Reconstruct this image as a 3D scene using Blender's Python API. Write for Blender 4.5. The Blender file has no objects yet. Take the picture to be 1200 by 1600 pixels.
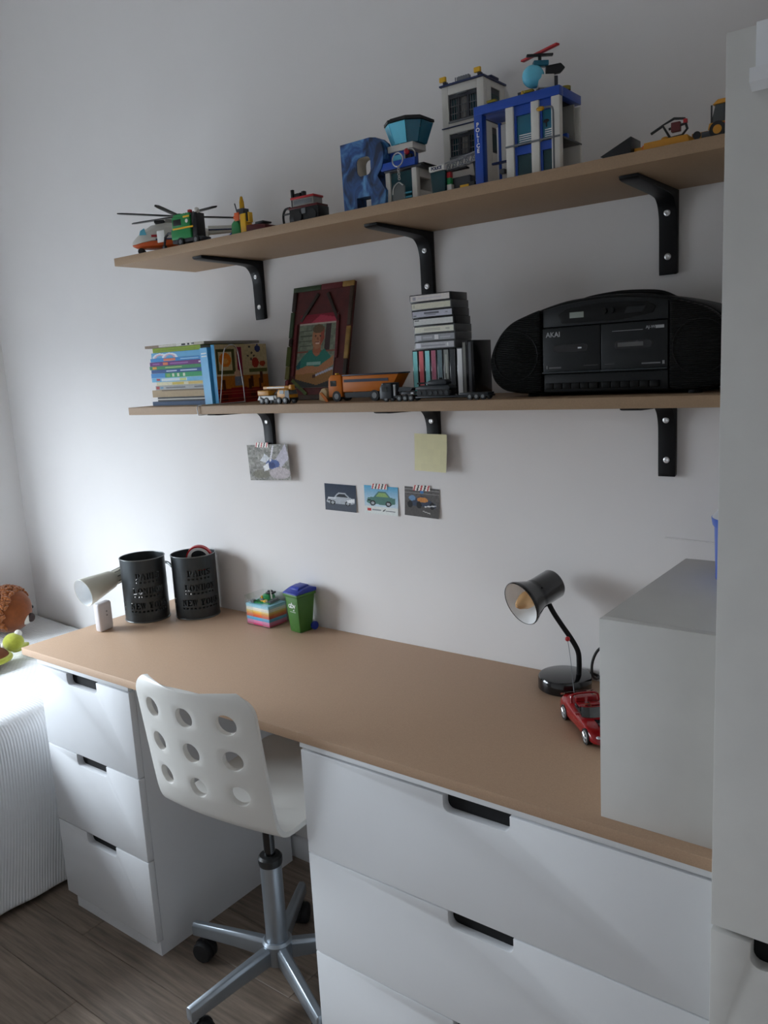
import bpy, bmesh, math, random
import numpy as np
from mathutils import Vector, Matrix
random.seed(7)
R = math.radians
PI = math.pi
S = bpy.context.scene
COL = S.collection

# ------------------------------------------------------------------ camera
FPX, YAW, PIT, ROL = 1277.15, R(37.5814), R(-10.1278), R(-3.1734)
_fw = Vector((-math.sin(YAW) * math.cos(PIT), math.cos(YAW) * math.cos(PIT), math.sin(PIT)))
_rt = Vector((math.cos(YAW), math.sin(YAW), 0))
_up = _rt.cross(_fw)
_r2 = _rt * math.cos(ROL) + _up * math.sin(ROL)
_u2 = -_rt * math.sin(ROL) + _up * math.cos(ROL)
cam = bpy.data.cameras.new('camera')
cam.sensor_fit = 'VERTICAL'
cam.sensor_height = 24.0
cam.lens = FPX / 1600 * 24.0
cam.clip_start = 0.02
co = bpy.data.objects.new('camera', cam)
COL.objects.link(co)
_m = Matrix((_r2, _u2, -_fw)).transposed().to_4x4()
_m.translation = (2.029, -1.6033, 1.4494)
co.matrix_world = _m
S.camera = co

# ------------------------------------------------------------------ daylight: overcast sky through the window
S.view_settings.view_transform = 'Standard'
S.view_settings.look = 'None'
S.view_settings.gamma = 1.0
S.view_settings.use_curve_mapping = False
S.view_settings.exposure = 0.0
SKY = 40.0
world = bpy.data.worlds.new('overcast_sky')
S.world = world
world.use_nodes = True
nt = world.node_tree
nt.nodes.clear()
tc = nt.nodes.new('ShaderNodeTexCoord')
sp = nt.nodes.new('ShaderNodeSeparateXYZ')
mr = nt.nodes.new('ShaderNodeMapRange')
mr.inputs['From Min'].default_value = 0.0
mr.inputs['From Max'].default_value = 1.0
mr.inputs['To Min'].default_value = 0.5
mr.inputs['To Max'].default_value = 1.0
gr = nt.nodes.new('ShaderNodeMath')
gr.operation = 'GREATER_THAN'
gr.inputs[1].default_value = 0.0
mx = nt.nodes.new('ShaderNodeMix')
mx.data_type = 'FLOAT'
mx.inputs[2].default_value = 0.14
ml = nt.nodes.new('ShaderNodeMath')
ml.operation = 'MULTIPLY'
ml.inputs[1].default_value = SKY
bg = nt.nodes.new('ShaderNodeBackground')
bg.inputs['Color'].default_value = (0.85, 0.91, 1.03, 1)
wo = nt.nodes.new('ShaderNodeOutputWorld')
L = nt.links.new
L(tc.outputs['Generated'], sp.inputs[0])
L(sp.outputs['Z'], mr.inputs['Value'])
L(sp.outputs['Z'], gr.inputs[0])
L(gr.outputs[0], mx.inputs[0])
L(mr.outputs[0], mx.inputs[3])
L(mx.outputs[0], ml.inputs[0])
L(ml.outputs[0], bg.inputs['Strength'])
L(bg.outputs[0], wo.inputs['Surface'])

XL, XR, YF, ZC = -0.932, 2.80, -3.00, 2.85          # room: left wall, right wall, wall behind the camera, ceiling
WY0, WY1, WZ0, WZ1, WDEP = -1.95, -0.58, 0.80, 1.64, 0.08
pl = bpy.data.lights.new('window_daylight', 'AREA')
pl.shape = 'RECTANGLE'
pl.size = WZ1 - WZ0
pl.size_y = WY1 - WY0
pl.cycles.is_portal = True
po = bpy.data.objects.new('window_daylight', pl)
COL.objects.link(po)
po.location = (XL - WDEP + 0.02, (WY0 + WY1) / 2, (WZ0 + WZ1) / 2)
po.rotation_euler = (0, R(-90), 0)
S.cycles.max_bounces = 12
S.cycles.diffuse_bounces = 8

# ------------------------------------------------------------------ materials
def lin(h):
    o = []
    for k in (0, 2, 4):
        c = int(h[k:k + 2], 16) / 255
        o.append(c / 12.92 if c < .04045 else ((c + .055) / 1.055) ** 2.4)
    return tuple(o)

_mats = {}
def mat(name, col, rough=0.5, metal=0.0, var=0.06, scale=40.0, bump=0.0, bscale=None, alpha=1.0, trans=0.0, coat=0.0, stretch=(1, 1, 1), attr=False, sheen=0.0, spec=0.5, ior=1.45):
    if name in _mats:
        return _mats[name]
    if isinstance(col, str):
        col = lin(col)
    m = bpy.data.materials.new(name)
    m.use_nodes = True
    n = m.node_tree
    b = n.nodes['Principled BSDF']
    b.inputs['Roughness'].default_value = rough
    b.inputs['Metallic'].default_value = metal
    b.inputs['Alpha'].default_value = alpha
    b.inputs['Transmission Weight'].default_value = trans
    b.inputs['Coat Weight'].default_value = coat
    b.inputs['Sheen Weight'].default_value = sheen
    b.inputs['Specular IOR Level'].default_value = spec
    b.inputs['IOR'].default_value = ior
    t = n.nodes.new('ShaderNodeTexCoord')
    mp = n.nodes.new('ShaderNodeMapping')
    mp.inputs['Scale'].default_value = stretch
    n.links.new(t.outputs['Object'], mp.inputs['Vector'])
    nz = n.nodes.new('ShaderNodeTexNoise')
    nz.inputs['Scale'].default_value = scale
    nz.inputs['Detail'].default_value = 6
    n.links.new(mp.outputs[0], nz.inputs['Vector'])
    mi = n.nodes.new('ShaderNodeMix')
    mi.data_type = 'RGBA'
    mi.blend_type = 'MULTIPLY'
    mi.inputs[0].default_value = 1.0
    rg = n.nodes.new('ShaderNodeMapRange')
    rg.inputs['From Min'].default_value = 0.25
    rg.inputs['From Max'].default_value = 0.75
    rg.inputs['To Min'].default_value = 1 - var
    rg.inputs['To Max'].default_value = 1 + var
    n.links.new(nz.outputs['Fac'], rg.inputs['Value'])
    cb = n.nodes.new('ShaderNodeCombineColor')
    for k in range(3):
        n.links.new(rg.outputs[0], cb.inputs[k])
    if attr:
        a = n.nodes.new('ShaderNodeAttribute')
        a.attribute_name = 'Col'
        n.links.new(a.outputs['Color'], mi.inputs[6])
    else:
        mi.inputs[6].default_value = (*col, 1)
    n.links.new(cb.outputs[0], mi.inputs[7])
    n.links.new(mi.outputs[2], b.inputs['Base Color'])
    if bump:
        bp = n.nodes.new('ShaderNodeBump')
        bp.inputs['Strength'].default_value = bump
        bp.inputs['Distance'].default_value = 0.002
        if bscale:
            nb = n.nodes.new('ShaderNodeTexNoise')
            nb.inputs['Scale'].default_value = bscale
            nb.inputs['Detail'].default_value = 4
            n.links.new(mp.outputs[0], nb.inputs['Vector'])
            n.links.new(nb.outputs['Fac'], bp.inputs['Height'])
        else:
            n.links.new(nz.outputs['Fac'], bp.inputs['Height'])
        n.links.new(bp.outputs[0], b.inputs['Normal'])
    _mats[name] = m
    return m

M_wall = mat('wall_paint', (.775, .752, .738), .9, var=.012, scale=6, bump=.06, bscale=260)
M_ceil = mat('ceiling_paint', (.78, .78, .77), .9, var=.01, scale=6)
M_mdf = mat('mdf_board', (.52, .35, .232), .55, var=.07, scale=420, bump=.05)
M_mdf_e = mat('mdf_shelf', (.36, .24, .145), .6, var=.08, scale=380, bump=.06)
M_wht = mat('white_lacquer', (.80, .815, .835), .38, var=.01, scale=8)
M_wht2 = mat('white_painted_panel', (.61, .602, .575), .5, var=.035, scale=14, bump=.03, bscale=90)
M_blackin = mat('black_recess_shade', (.004, .004, .005), .7)  # black put in for shade inside the drawer grips; also colours slots and holes
M_blk = mat('black_metal', (.006, .006, .007), .42, var=.05, spec=.22)
M_blkgl = mat('black_gloss', (.006, .006, .007), .12, coat=.5)
M_blkpl = mat('black_plastic', (.014, .015, .016), .42, var=.1, scale=90)
M_chrome = mat('chrome_wire', (.75, .76, .78), .2, 1.0)
M_screw = mat('screw_zinc', (.72, .72, .72), .35, 0.6)
M_silver = mat('silver_painted_steel', (.36, .40, .44), .33, .75, var=.03)
M_chair = mat('cream_white_veneer', (.79, .78, .74), .36, var=.012, scale=12)
M_rub = mat('black_rubber', (.010, .010, .011), .6)
M_floor = mat('floor_underlay', (.05, .04, .035), .8)
M_print = mat('printed_paper', (1, 1, 1), .42, var=.03, scale=60, attr=True)
M_gprint = mat('glossy_print', (1, 1, 1), .5, var=.02, scale=60, attr=True, spec=.25)

# laminate floor: long grain along x
def floor_mat(name, base):
    m = bpy.data.materials.new(name)
    m.use_nodes = True
    n = m.node_tree
    b = n.nodes['Principled BSDF']
    b.inputs['Roughness'].default_value = .42
    t = n.nodes.new('ShaderNodeTexCoord')
    oi = n.nodes.new('ShaderNodeObjectInfo')
    ad = n.nodes.new('ShaderNodeVectorMath')
    ad.operation = 'ADD'
    cx = n.nodes.new('ShaderNodeCombineXYZ')
    mu = n.nodes.new('ShaderNodeMath')
    mu.operation = 'MULTIPLY'
    mu.inputs[1].default_value = 31.0
    n.links.new(oi.outputs['Random'], mu.inputs[0])
    n.links.new(mu.outputs[0], cx.inputs[0])
    n.links.new(mu.outputs[0], cx.inputs[1])
    n.links.new(t.outputs['Object'], ad.inputs[0])
    n.links.new(cx.outputs[0], ad.inputs[1])
    mp = n.nodes.new('ShaderNodeMapping')
    mp.inputs['Scale'].default_value = (2.2, 34, 1)
    n.links.new(ad.outputs[0], mp.inputs[0])
    nz = n.nodes.new('ShaderNodeTexNoise')
    nz.inputs['Scale'].default_value = 2.4
    nz.inputs['Detail'].default_value = 9
    nz.inputs['Roughness'].default_value = .62
    n.links.new(mp.outputs[0], nz.inputs['Vector'])
    cr = n.nodes.new('ShaderNodeValToRGB')
    e = cr.color_ramp.elements
    e[0].position = .3
    e[0].color = (base[0] * .55, base[1] * .55, base[2] * .55, 1)
    e[1].position = .72
    e[1].color = (base[0] * 1.35, base[1] * 1.35, base[2] * 1.38, 1)
    n.links.new(nz.outputs['Fac'], cr.inputs[0])
    hs = n.nodes.new('ShaderNodeHueSaturation')
    rm = n.nodes.new('ShaderNodeMapRange')
    rm.inputs['To Min'].default_value = .82
    rm.inputs['To Max'].default_value = 1.15
    n.links.new(oi.outputs['Random'], rm.inputs[0])
    n.links.new(rm.outputs[0], hs.inputs['Value'])
    n.links.new(cr.outputs[0], hs.inputs['Color'])
    n.links.new(hs.outputs[0], b.inputs['Base Color'])
    bp = n.nodes.new('ShaderNodeBump')
    bp.inputs['Strength'].default_value = .12
    bp.inputs['Distance'].default_value = .001
    n.links.new(nz.outputs['Fac'], bp.inputs['Height'])
    n.links.new(bp.outputs[0], b.inputs['Normal'])
    return m
M_plank = floor_mat('grey_brown_laminate', (.26, .198, .148))

# ------------------------------------------------------------------ geometry helpers
class G:
    def __init__(s):
        s.v, s.f = [], []
    def add(s, v, f):
        o = len(s.v)
        s.v += [tuple(p) for p in v]
        s.f += [tuple(i + o for i in q) for q in f]
        return s
    def box(s, x0, x1, y0, y1, z0, z1):
        return s.add([(x0, y0, z0), (x1, y0, z0), (x1, y1, z0), (x0, y1, z0), (x0, y0, z1), (x1, y0, z1), (x1, y1, z1), (x0, y1, z1)],
                     [(0, 3, 2, 1), (4, 5, 6, 7), (0, 1, 5, 4), (1, 2, 6, 5), (2, 3, 7, 6), (3, 0, 4, 7)])
    def prism(s, pts, axis, a, b):
        n = len(pts)
        def P(p, t):
            return (t, p[0], p[1]) if axis == 'x' else (p[0], t, p[1]) if axis == 'y' else (p[0], p[1], t)
        return s.add([P(p, a) for p in pts] + [P(p, b) for p in pts],
                     [tuple(range(n)), tuple(range(2 * n - 1, n - 1, -1))] + [(i, i + n, (i + 1) % n + n, (i + 1) % n) for i in range(n)])
    def lathe(s, prof, n=24, M=None, closed=False):
        vs, fs = [], []
        for r, z in prof:
            for k in range(n):
                a = 2 * PI * k / n
                vs.append(Vector((r * math.cos(a), r * math.sin(a), z)))
        m = len(prof)
        for i in range(m - 1 if not closed else m):
            j = (i + 1) % m
            for k in range(n):
                l = (k + 1) % n
                fs.append((i * n + k, i * n + l, j * n + l, j * n + k))
        if not closed:
            fs.append(tuple(range(n))[::-1])
            fs.append(tuple((m - 1) * n + k for k in range(n)))
        if M is not None:
            vs = [M @ p for p in vs]
        return s.add(vs, fs)
    def cyl(s, p, q, r, r2=None, n=16):
        p, q = Vector(p), Vector(q)
        d = q - p
        M = Matrix.Translation(p) @ d.to_track_quat('Z', 'Y').to_matrix().to_4x4()
        return s.lathe([(r, 0), (r if r2 is None else r2, d.length)], n, M)
    def tube(s, pts, r, n=8, closed=False):
        pts = [Vector(p) for p in pts]
        m = len(pts)
        vs, fs = [], []
        up = None
        for i in range(m):
            a = pts[i - 1] if (i > 0 or closed) else pts[i]
            b = pts[(i + 1) % m] if (i < m - 1 or closed) else pts[i]
            t = (b - a).normalized()
            if up is None:
                up = t.orthogonal().normalized()
            up = (up - t * up.dot(t)).normalized()
            sd = t.cross(up)
            rr = r[i] if isinstance(r, (list, tuple)) else r
            for k in range(n):
                an = 2 * PI * k / n
                vs.append(pts[i] + (up * math.cos(an) + sd * math.sin(an)) * rr)
        for i in range(m if closed else m - 1):
            j = (i + 1) % m
            for k in range(n):
                l = (k + 1) % n
                fs.append((i * n + k, i * n + l, j * n + l, j * n + k))
        if not closed:
            fs.append(tuple(range(n))[::-1])
            fs.append(tuple((m - 1) * n + k for k in range(n)))
        return s.add(vs, fs)
    def ball(s, c, rx, ry=None, rz=None, nu=16, nv=10, M=None):
        ry = rx if ry is None else ry
        rz = rx if rz is None else rz
        prof = [(math.sin(PI * i / nv), -math.cos(PI * i / nv)) for i in range(1, nv)]
        T = Matrix.Translation(c) @ (M or Matrix.Identity(4)) @ Matrix.Diagonal((rx, ry, rz, 1))
        n = nu
        vs = [T @ Vector((0, 0, -1))]
        for r, z in prof:
            for k in range(n):
                a = 2 * PI * k / n
                vs.append(T @ Vector((r * math.cos(a), r * math.sin(a), z)))
        vs.append(T @ Vector((0, 0, 1)))
        fs = [(0, 1 + (k + 1) % n, 1 + k) for k in range(n)]
        for i in range(len(prof) - 1):
            for k in range(n):
                l = (k + 1) % n
                fs.append((1 + i * n + k, 1 + i * n + l, 1 + (i + 1) * n + l, 1 + (i + 1) * n + k))
        b = 1 + (len(prof) - 1) * n
        t = len(vs) - 1
        fs += [(b + k, b + (k + 1) % n, t) for k in range(n)]
        return s.add(vs, fs)
    def torus(s, c, R0, r, axis='z', n=24, m=8, a0=0, a1=2 * PI):
        full = abs(a1 - a0 - 2 * PI) < 1e-6
        k = n if full else n + 1
        pts = []
        for i in range(k):
            a = a0 + (a1 - a0) * i / n
            u, w = R0 * math.cos(a), R0 * math.sin(a)
            p = (u, w, 0) if axis == 'z' else (u, 0, w) if axis == 'y' else (0, u, w)
            pts.append(Vector(c) + Vector(p))
        return s.tube(pts, r, m, closed=full)
    def mesh(s, name, bevel=0.0, seg=2, smooth=35, merge=False):
        bm = bmesh.new()
        vv = [bm.verts.new(p) for p in s.v]
        for q in s.f:
            try:
                bm.faces.new([vv[i] for i in q])
            except ValueError:
                pass
        if merge:
            bmesh.ops.remove_doubles(bm, verts=bm.verts, dist=1e-6)
        bmesh.ops.recalc_face_normals(bm, faces=bm.faces)
        if bevel > 0:
            ed = [e for e in bm.edges if len(e.link_faces) == 2 and e.calc_face_angle(0) > R(30)]
            bmesh.ops.bevel(bm, geom=ed, offset=bevel, segments=seg, affect='EDGES', profile=.5, clamp_overlap=True)
        me = bpy.data.meshes.new(name)
        bm.to_mesh(me)
        bm.free()
        if smooth:
            me.shade_smooth()
            me.set_sharp_from_angle(angle=R(smooth))
        return me
    def obj(s, name, m, parent=None, loc=(0, 0, 0), rot=(0, 0, 0), **k):
        return link(name, s.mesh(name, **k), m, parent, loc, rot)

def link(name, me, m, parent=None, loc=(0, 0, 0), rot=(0, 0, 0)):
    o = bpy.data.objects.new(name, me)
    if m is not None and len(me.materials) == 0:
        me.materials.append(m)
    COL.objects.link(o)
    o.parent = parent
    o.location = loc
    o.rotation_euler = rot
    return o
def tag(o, label, cat, group=None):
    o['label'] = label
    o['category'] = cat
    if group:
        o['group'] = group
    return o
def thing(name, label, cat, loc=(0, 0, 0), rz=0.0, group=None, rot=None):
    o = bpy.data.objects.new(name, None)
    o.empty_display_size = .05
    COL.objects.link(o)
    o.location = loc
    o.rotation_euler = rot if rot else (0, 0, rz)
    return tag(o, label, cat, group)
def struct(o):
    o['kind'] = 'structure'
    return o
def B(x0, x1, y0, y1, z0, z1):
    return G().box(x0, x1, y0, y1, z0, z1)
def rrect(x0, x1, z0, z1, r, n=4):
    pts = []
    for cx, cz, a in ((x1 - r, z0 + r, -90), (x1 - r, z1 - r, 0), (x0 + r, z1 - r, 90), (x0 + r, z0 + r, 180)):
        for k in range(n + 1):
            t = R(a + 90 * k / n)
            pts.append((cx + r * math.cos(t), cz + r * math.sin(t)))
    return pts
def spline(pts, n=8):
    pts = [Vector(p) for p in pts]
    q = [2 * pts[0] - pts[1]] + pts + [2 * pts[-1] - pts[-2]]
    out = []
    for i in range(1, len(q) - 2):
        for k in range(n):
            t = k / n
            a, b, c, d = q[i - 1], q[i], q[i + 1], q[i + 2]
            out.append(.5 * ((2 * b) + (c - a) * t + (2 * a - 5 * b + 4 * c - d) * t * t + (3 * b - a - 3 * c + d) * t ** 3))
    out.append(pts[-1])
    return out
def text(name, body, size, m, parent, M, ext=.0003, bold=0.0, spacing=1.0, align='CENTER'):
    cu = bpy.data.curves.new(name, 'FONT')
    cu.body = body
    cu.size = size
    cu.extrude = ext
    cu.offset = bold
    cu.space_character = spacing
    cu.align_x = align
    cu.align_y = 'CENTER'
    cu.resolution_u = 3
    o = bpy.data.objects.new(name, cu)
    COL.objects.link(o)
    dg = bpy.context.evaluated_depsgraph_get()
    me = bpy.data.meshes.new_from_object(o.evaluated_get(dg))
    bpy.data.objects.remove(o)
    bpy.data.curves.remove(cu)
    me.transform(M)
    me.materials.clear()
    return link(name, me, m, parent)
FRONT = Matrix.Rotation(R(90), 4, 'X')      # text lying in xz, read from -y
def TM(x, y, z, M=FRONT):
    return Matrix.Translation((x, y, z)) @ M

# flat print: a small raster painted in code, carried as vertex colours of a sheet
class Canvas:
    def __init__(s, w, h, bgc):
        s.w, s.h = w, h
        s.a = np.ones((h, w, 3)) * np.array(lin(bgc))
        s.Y, s.X = np.mgrid[0:h, 0:w]
        s.X = (s.X + .5) / w
        s.Y = 1 - (s.Y + .5) / h
    def fill(s, mk, c):
        s.a[mk] = lin(c) if isinstance(c, str) else c
        return s
    def rect(s, x0, x1, y0, y1, c):
        return s.fill((s.X >= x0) & (s.X < x1) & (s.Y >= y0) & (s.Y < y1), c)
    def ell(s, cx, cy, rx, ry, c):
        return s.fill(((s.X - cx) / rx) ** 2 + ((s.Y - cy) / ry) ** 2 < 1, c)
    def poly(s, pts, c):
        ins = np.zeros(s.X.shape, bool)
        n = len(pts)
        for i in range(n):
            x1, y1 = pts[i]
            x2, y2 = pts[(i + 1) % n]
            if y1 == y2:
                continue
            cr = ((s.Y < y1) != (s.Y < y2)) & (s.X < (x2 - x1) * (s.Y - y1) / (y2 - y1) + x1)
            ins ^= cr
        return s.fill(ins, c)
    def line(s, x0, y0, x1, y1, w, c):
        dx, dy = x1 - x0, y1 - y0
        l2 = dx * dx + dy * dy + 1e-9
        t = np.clip(((s.X - x0) * dx + (s.Y - y0) * dy) / l2, 0, 1)
        return s.fill(np.hypot(s.X - x0 - t * dx, s.Y - y0 - t * dy) < w, c)
    def grad(s, c0, c1):
        a, b = np.array(lin(c0)), np.array(lin(c1))
        s.a[:] = a + (b - a) * s.Y[..., None]
        return s
    def noise(s, amt, seed=1, mk=None, k=1):
        g = np.random.RandomState(seed)
        n = g.uniform(1 - amt, 1 + amt, ((s.h + k - 1) // k, (s.w + k - 1) // k))
        n = np.kron(n, np.ones((k, k)))[:s.h, :s.w, None]
        s.a = s.a * n if mk is None else np.where(mk[..., None], s.a * n, s.a)
        return s
def sheet(name, cv, W, H, m, parent=None, M=None, bend=None, thick=.0006, xo=0.0):
    """print of width W and height H in the xz plane, facing -y, lower left corner at (xo,0)"""
    w, h = cv.w, cv.h
    vs = []
    for j in range(h + 1):
        for i in range(w + 1):
            u, t = i / w, 1 - j / h
            y = bend(u, t) if bend else 0
            vs.append((xo + u * W, y, t * H))
    fs = [(j * (w + 1) + i, (j + 1) * (w + 1) + i, (j + 1) * (w + 1) + i + 1, j * (w + 1) + i + 1) for j in range(h) for i in range(w)]
    cols = cv.a.reshape(-1, 3)
    nb = len(vs)
    ring = [i for i in range(w + 1)] + [j * (w + 1) + w for j in range(1, h + 1)] + [h * (w + 1) + i for i in range(w - 1, -1, -1)] + [j * (w + 1) for j in range(h - 1, 0, -1)]
    vs += [(p[0], p[1] + thick, p[2]) for p in vs]
    nf = len(fs)
    fs += [tuple(i + nb for i in q[::-1]) for q in fs[:nf]]
    r = len(ring)
    fs += [(ring[k], ring[(k + 1) % r], nb + ring[(k + 1) % r], nb + ring[k]) for k in range(r)]
    me = bpy.data.meshes.new(name)
    me.from_pydata(vs, [], fs)
    at = me.color_attributes.new('Col', 'FLOAT_COLOR', 'CORNER')
    fc = np.ones((len(fs), 4))
    fc[:len(cols), :3] = cols
    fc[len(cols):, :3] = .55
    ln = np.array([len(q) for q in fs])
    at.data.foreach_set('color', np.repeat(fc, ln, axis=0).astype(np.float32).ravel())
    if M is not None:
        me.transform(M)
    return link(name, me, m, parent)
#BODY
# ================================================================== the room
def wall(name, g, m):
    return struct(g.obj(name, m, smooth=0))
fl = wall('floor', B(XL, XR, YF, 0, -.06, -.012), M_floor)
PW, PLN = .145, 1.28
row = 0
y1 = 0.0
plank_meshes = {}
while y1 > YF + .001:
    y0 = max(y1 - PW, YF)
    x = XL - [0.0, .43, .86, .2, .64][row % 5]
    while x < XR - .001:
        a, b = max(x, XL), min(x + PLN, XR)
        key = (round(b - a, 4), round(y1 - y0, 4))
        if key not in plank_meshes:
            w_, d_ = key
            plank_meshes[key] = B(-w_ / 2 + .0004, w_ / 2 - .0004, -d_ / 2 + .0004, d_ / 2 - .0004, -.012, 0).mesh('plank', bevel=.0011, seg=1)
        link('plank', plank_meshes[key], M_plank, fl, ((a + b) / 2, (y0 + y1) / 2, 0))
        x += PLN
    y1 = y0
    row += 1
wall('ceiling', B(XL - .35, XR + .1, YF - .1, .1, ZC, ZC + .1), M_ceil)
wall('wall_back', B(XL - .35, XR + .1, 0, .1, -.06, ZC), M_wall)
wall('wall_right', B(XR, XR + .1, YF - .1, 0, -.06, ZC), M_wall)
wall('wall_front', B(XL - .35, XR + .1, YF - .1, YF, -.06, ZC), M_wall)
wl = G()
wl.box(XL - WDEP, XL, WY1, 0, -.06, ZC).box(XL - WDEP, XL, YF, WY0, -.06, ZC)
wl.box(XL - WDEP, XL, WY0, WY1, -.06, WZ0).box(XL - WDEP, XL, WY0, WY1, WZ1, ZC)
wall('wall_left', wl, M_wall)
M_glass = mat('window_glass', (1, 1, 1), 0.0, trans=1.0, var=0)
def thin_glass():
    m = bpy.data.materials.new('thin_window_glass')
    m.use_nodes = True
    n = m.node_tree
    n.nodes.clear()
    o = n.nodes.new('ShaderNodeOutputMaterial')
    t = n.nodes.new('ShaderNodeBsdfTransparent')
    t.inputs[0].default_value = (.93, .95, .94, 1)
    g = n.nodes.new('ShaderNodeBsdfGlossy')
    g.inputs['Roughness'].default_value = .02
    mx = n.nodes.new('ShaderNodeMixShader')
    mx.inputs[0].default_value = .05
    n.links.new(t.outputs[0], mx.inputs[1])
    n.links.new(g.outputs[0], mx.inputs[2])
    n.links.new(mx.outputs[0], o.inputs[0])
    return m
M_thin = thin_glass()
wx = XL - WDEP + .035
wf = struct(G().box(wx - .03, wx + .03, WY0, WY1, WZ0, WZ0 + .06).box(wx - .03, wx + .03, WY0, WY1, WZ1 - .06, WZ1)
            .box(wx - .03, wx + .03, WY0, WY0 + .06, WZ0 + .06, WZ1 - .06).box(wx - .03, wx + .03, WY1 - .06, WY1, WZ0 + .06, WZ1 - .06)
            .box(wx - .03, wx + .03, (WY0 + WY1) / 2 - .035, (WY0 + WY1) / 2 + .035, WZ0 + .06, WZ1 - .06).obj('window_1', M_wht))
for a, b in ((WY0 + .06, (WY0 + WY1) / 2 - .035), ((WY0 + WY1) / 2 + .035, WY1 - .06)):
    B(wx - .002, wx + .002, a, b, WZ0 + .06, WZ1 - .06).obj('pane', M_thin, wf)
B(XL - WDEP + .09, XL + .02, WY0 - .03, WY1 + .03, WZ0 - .025, WZ0 - .0005).obj('window_sill', M_wht, wf, bevel=.004)
struct(B(XL, XR, -.014, -.0003, .0005, .07).obj('baseboard_back', M_wht, bevel=.003))
struct(B(XL + .0003, XL + .014, YF, -.0145, .0005, .07).obj('baseboard_left', M_wht, bevel=.003))

# ================================================================== drawer chests, worktop
ZB, DH, DY = .0418, .2243, -.5233
def notch_front(w, h, t, cw, cd, gap=.0012, lower=None):
    """drawer front with a grip cut out of its top edge; lower left corner at 0,0, outer face y=0"""
    r = .012
    a, b = w / 2 - cw / 2, w / 2 + cw / 2
    pts = [(gap, gap), (w - gap, gap), (w - gap, h - gap), (b, h - gap)]
    for k in range(5):
        t_ = R(0 - 90 * k / 4)
        pts.append((b - r + r * math.cos(t_), h - cd + r + r * math.sin(t_)))
    for k in range(5):
        t_ = R(-90 - 90 * k / 4)
        pts.append((a + r + r * math.cos(t_), h - cd + r + r * math.sin(t_)))
    pts += [(a, h - gap), (gap, h - gap)]
    return G().prism(pts, 'y', 0, t)
def chest(x0, w, label, cw=.13):
    t = thing('drawer_chest', label, 'drawers', (x0, DY, 0))
    d = -DY - .03
    y0 = .019
    ztop = .7306
    g = G().box(.002, .018, y0, d, .0425, ztop - .012).box(w - .018, w - .002, y0, d, 0.0, ztop - .012)
    g.box(.018, w - .018, d - .01, d, .0425, ztop - .012).box(.018, w - .018, y0, d - .01, .03, .042)
    g.obj('carcass', M_wht, t)
    B(0, w, -.001, d, ztop - .0120, ztop - .0002).obj('top_panel', M_wht, t, bevel=.001)
    G().box(.026, w - .0185, .0105, .0260, 0, .0290).box(.026, .042, .0262, d - .02, 0, .029).obj('plinth', M_wht, t)
    B(w - .0182, w - .002, .0105, .0188, 0, .0415).obj('plinth_end', M_wht, t)
    for k in range(3):
        f = notch_front(w, DH, .018, cw, .031).obj('drawer_front', M_wht, t, (0, 0, ZB + k * DH), bevel=.0011)
        B(w / 2 - cw / 2 - .02, w / 2 + cw / 2 + .02, .0185, .03, DH - .08, DH - .001).obj('grip_shade_panel', M_blackin, f)  # black panel added behind the cut-out, standing in for the shade inside the drawer
    return t
chest(0.0, .40, 'narrow white three-drawer chest under the left end of the worktop, beside the bed')
chest(.9562, .80, 'wide white three-drawer chest under the worktop, right of the swivel chair')
tag(B(-.066, 1.7555, -.528, -.0012, .7308, .7508).obj('worktop', M_mdf, bevel=.0015), 'long brown fibreboard desktop laid across the two white drawer chests', 'worktop')
tag(B(.402, .9545, -.46, -.435, .698, .7304).obj('support_rail', M_wht, bevel=.001), 'white batten under the desktop between the two drawer chests', 'rail')

# ================================================================== wardrobe
wt = thing('wardrobe', 'tall white wardrobe front with a drawer below, at the right edge', 'wardrobe', (1.7585, -.595, 0))
WW = .52
g = G().box(.001, .018, .02, .592, 0, 1.783).box(WW - .018, WW - .001, .02, .592, 0, 1.783).box(.018, WW - .018, .582, .592, .03, 1.765)
g.box(.018, WW - .018, .02, .592, 1.765, 1.783).box(.018, WW - .018, .022, .582, .688, .70)
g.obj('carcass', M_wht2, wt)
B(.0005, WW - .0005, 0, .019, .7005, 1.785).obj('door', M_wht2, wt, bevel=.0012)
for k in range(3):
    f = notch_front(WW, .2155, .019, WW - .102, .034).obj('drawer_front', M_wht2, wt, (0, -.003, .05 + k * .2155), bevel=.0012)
    B(.03, WW - .03, .0195, .03, .12, .214).obj('grip_shade_panel', M_blackin, f)  # added black panel, paints the dark of the hollow behind the grip
B(.02, WW - .02, .03, .04, 0, .049).obj('plinth', M_wht2, wt)
ht = thing('door_hanger', 'white plastic over-door hanger hooked on the top of the wardrobe', 'hanger', (1.7585 + .032, -.5955, 1.785))
B(0, .05, -.0035, -.0005, -.062, .0018).obj('back_plate', M_wht, ht, bevel=.0006)
B(0, .05, -.0005, .022, .0004, .0018).obj('hook_top', M_wht, ht, bevel=.0006)
G().prism([(-.0035, -.067), (-.016, -.060), (-.016, -.046), (-.013, -.046), (-.012, -.056), (-.0035, -.060)], 'x', -.003, .053).obj('lip', M_wht, ht)

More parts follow.
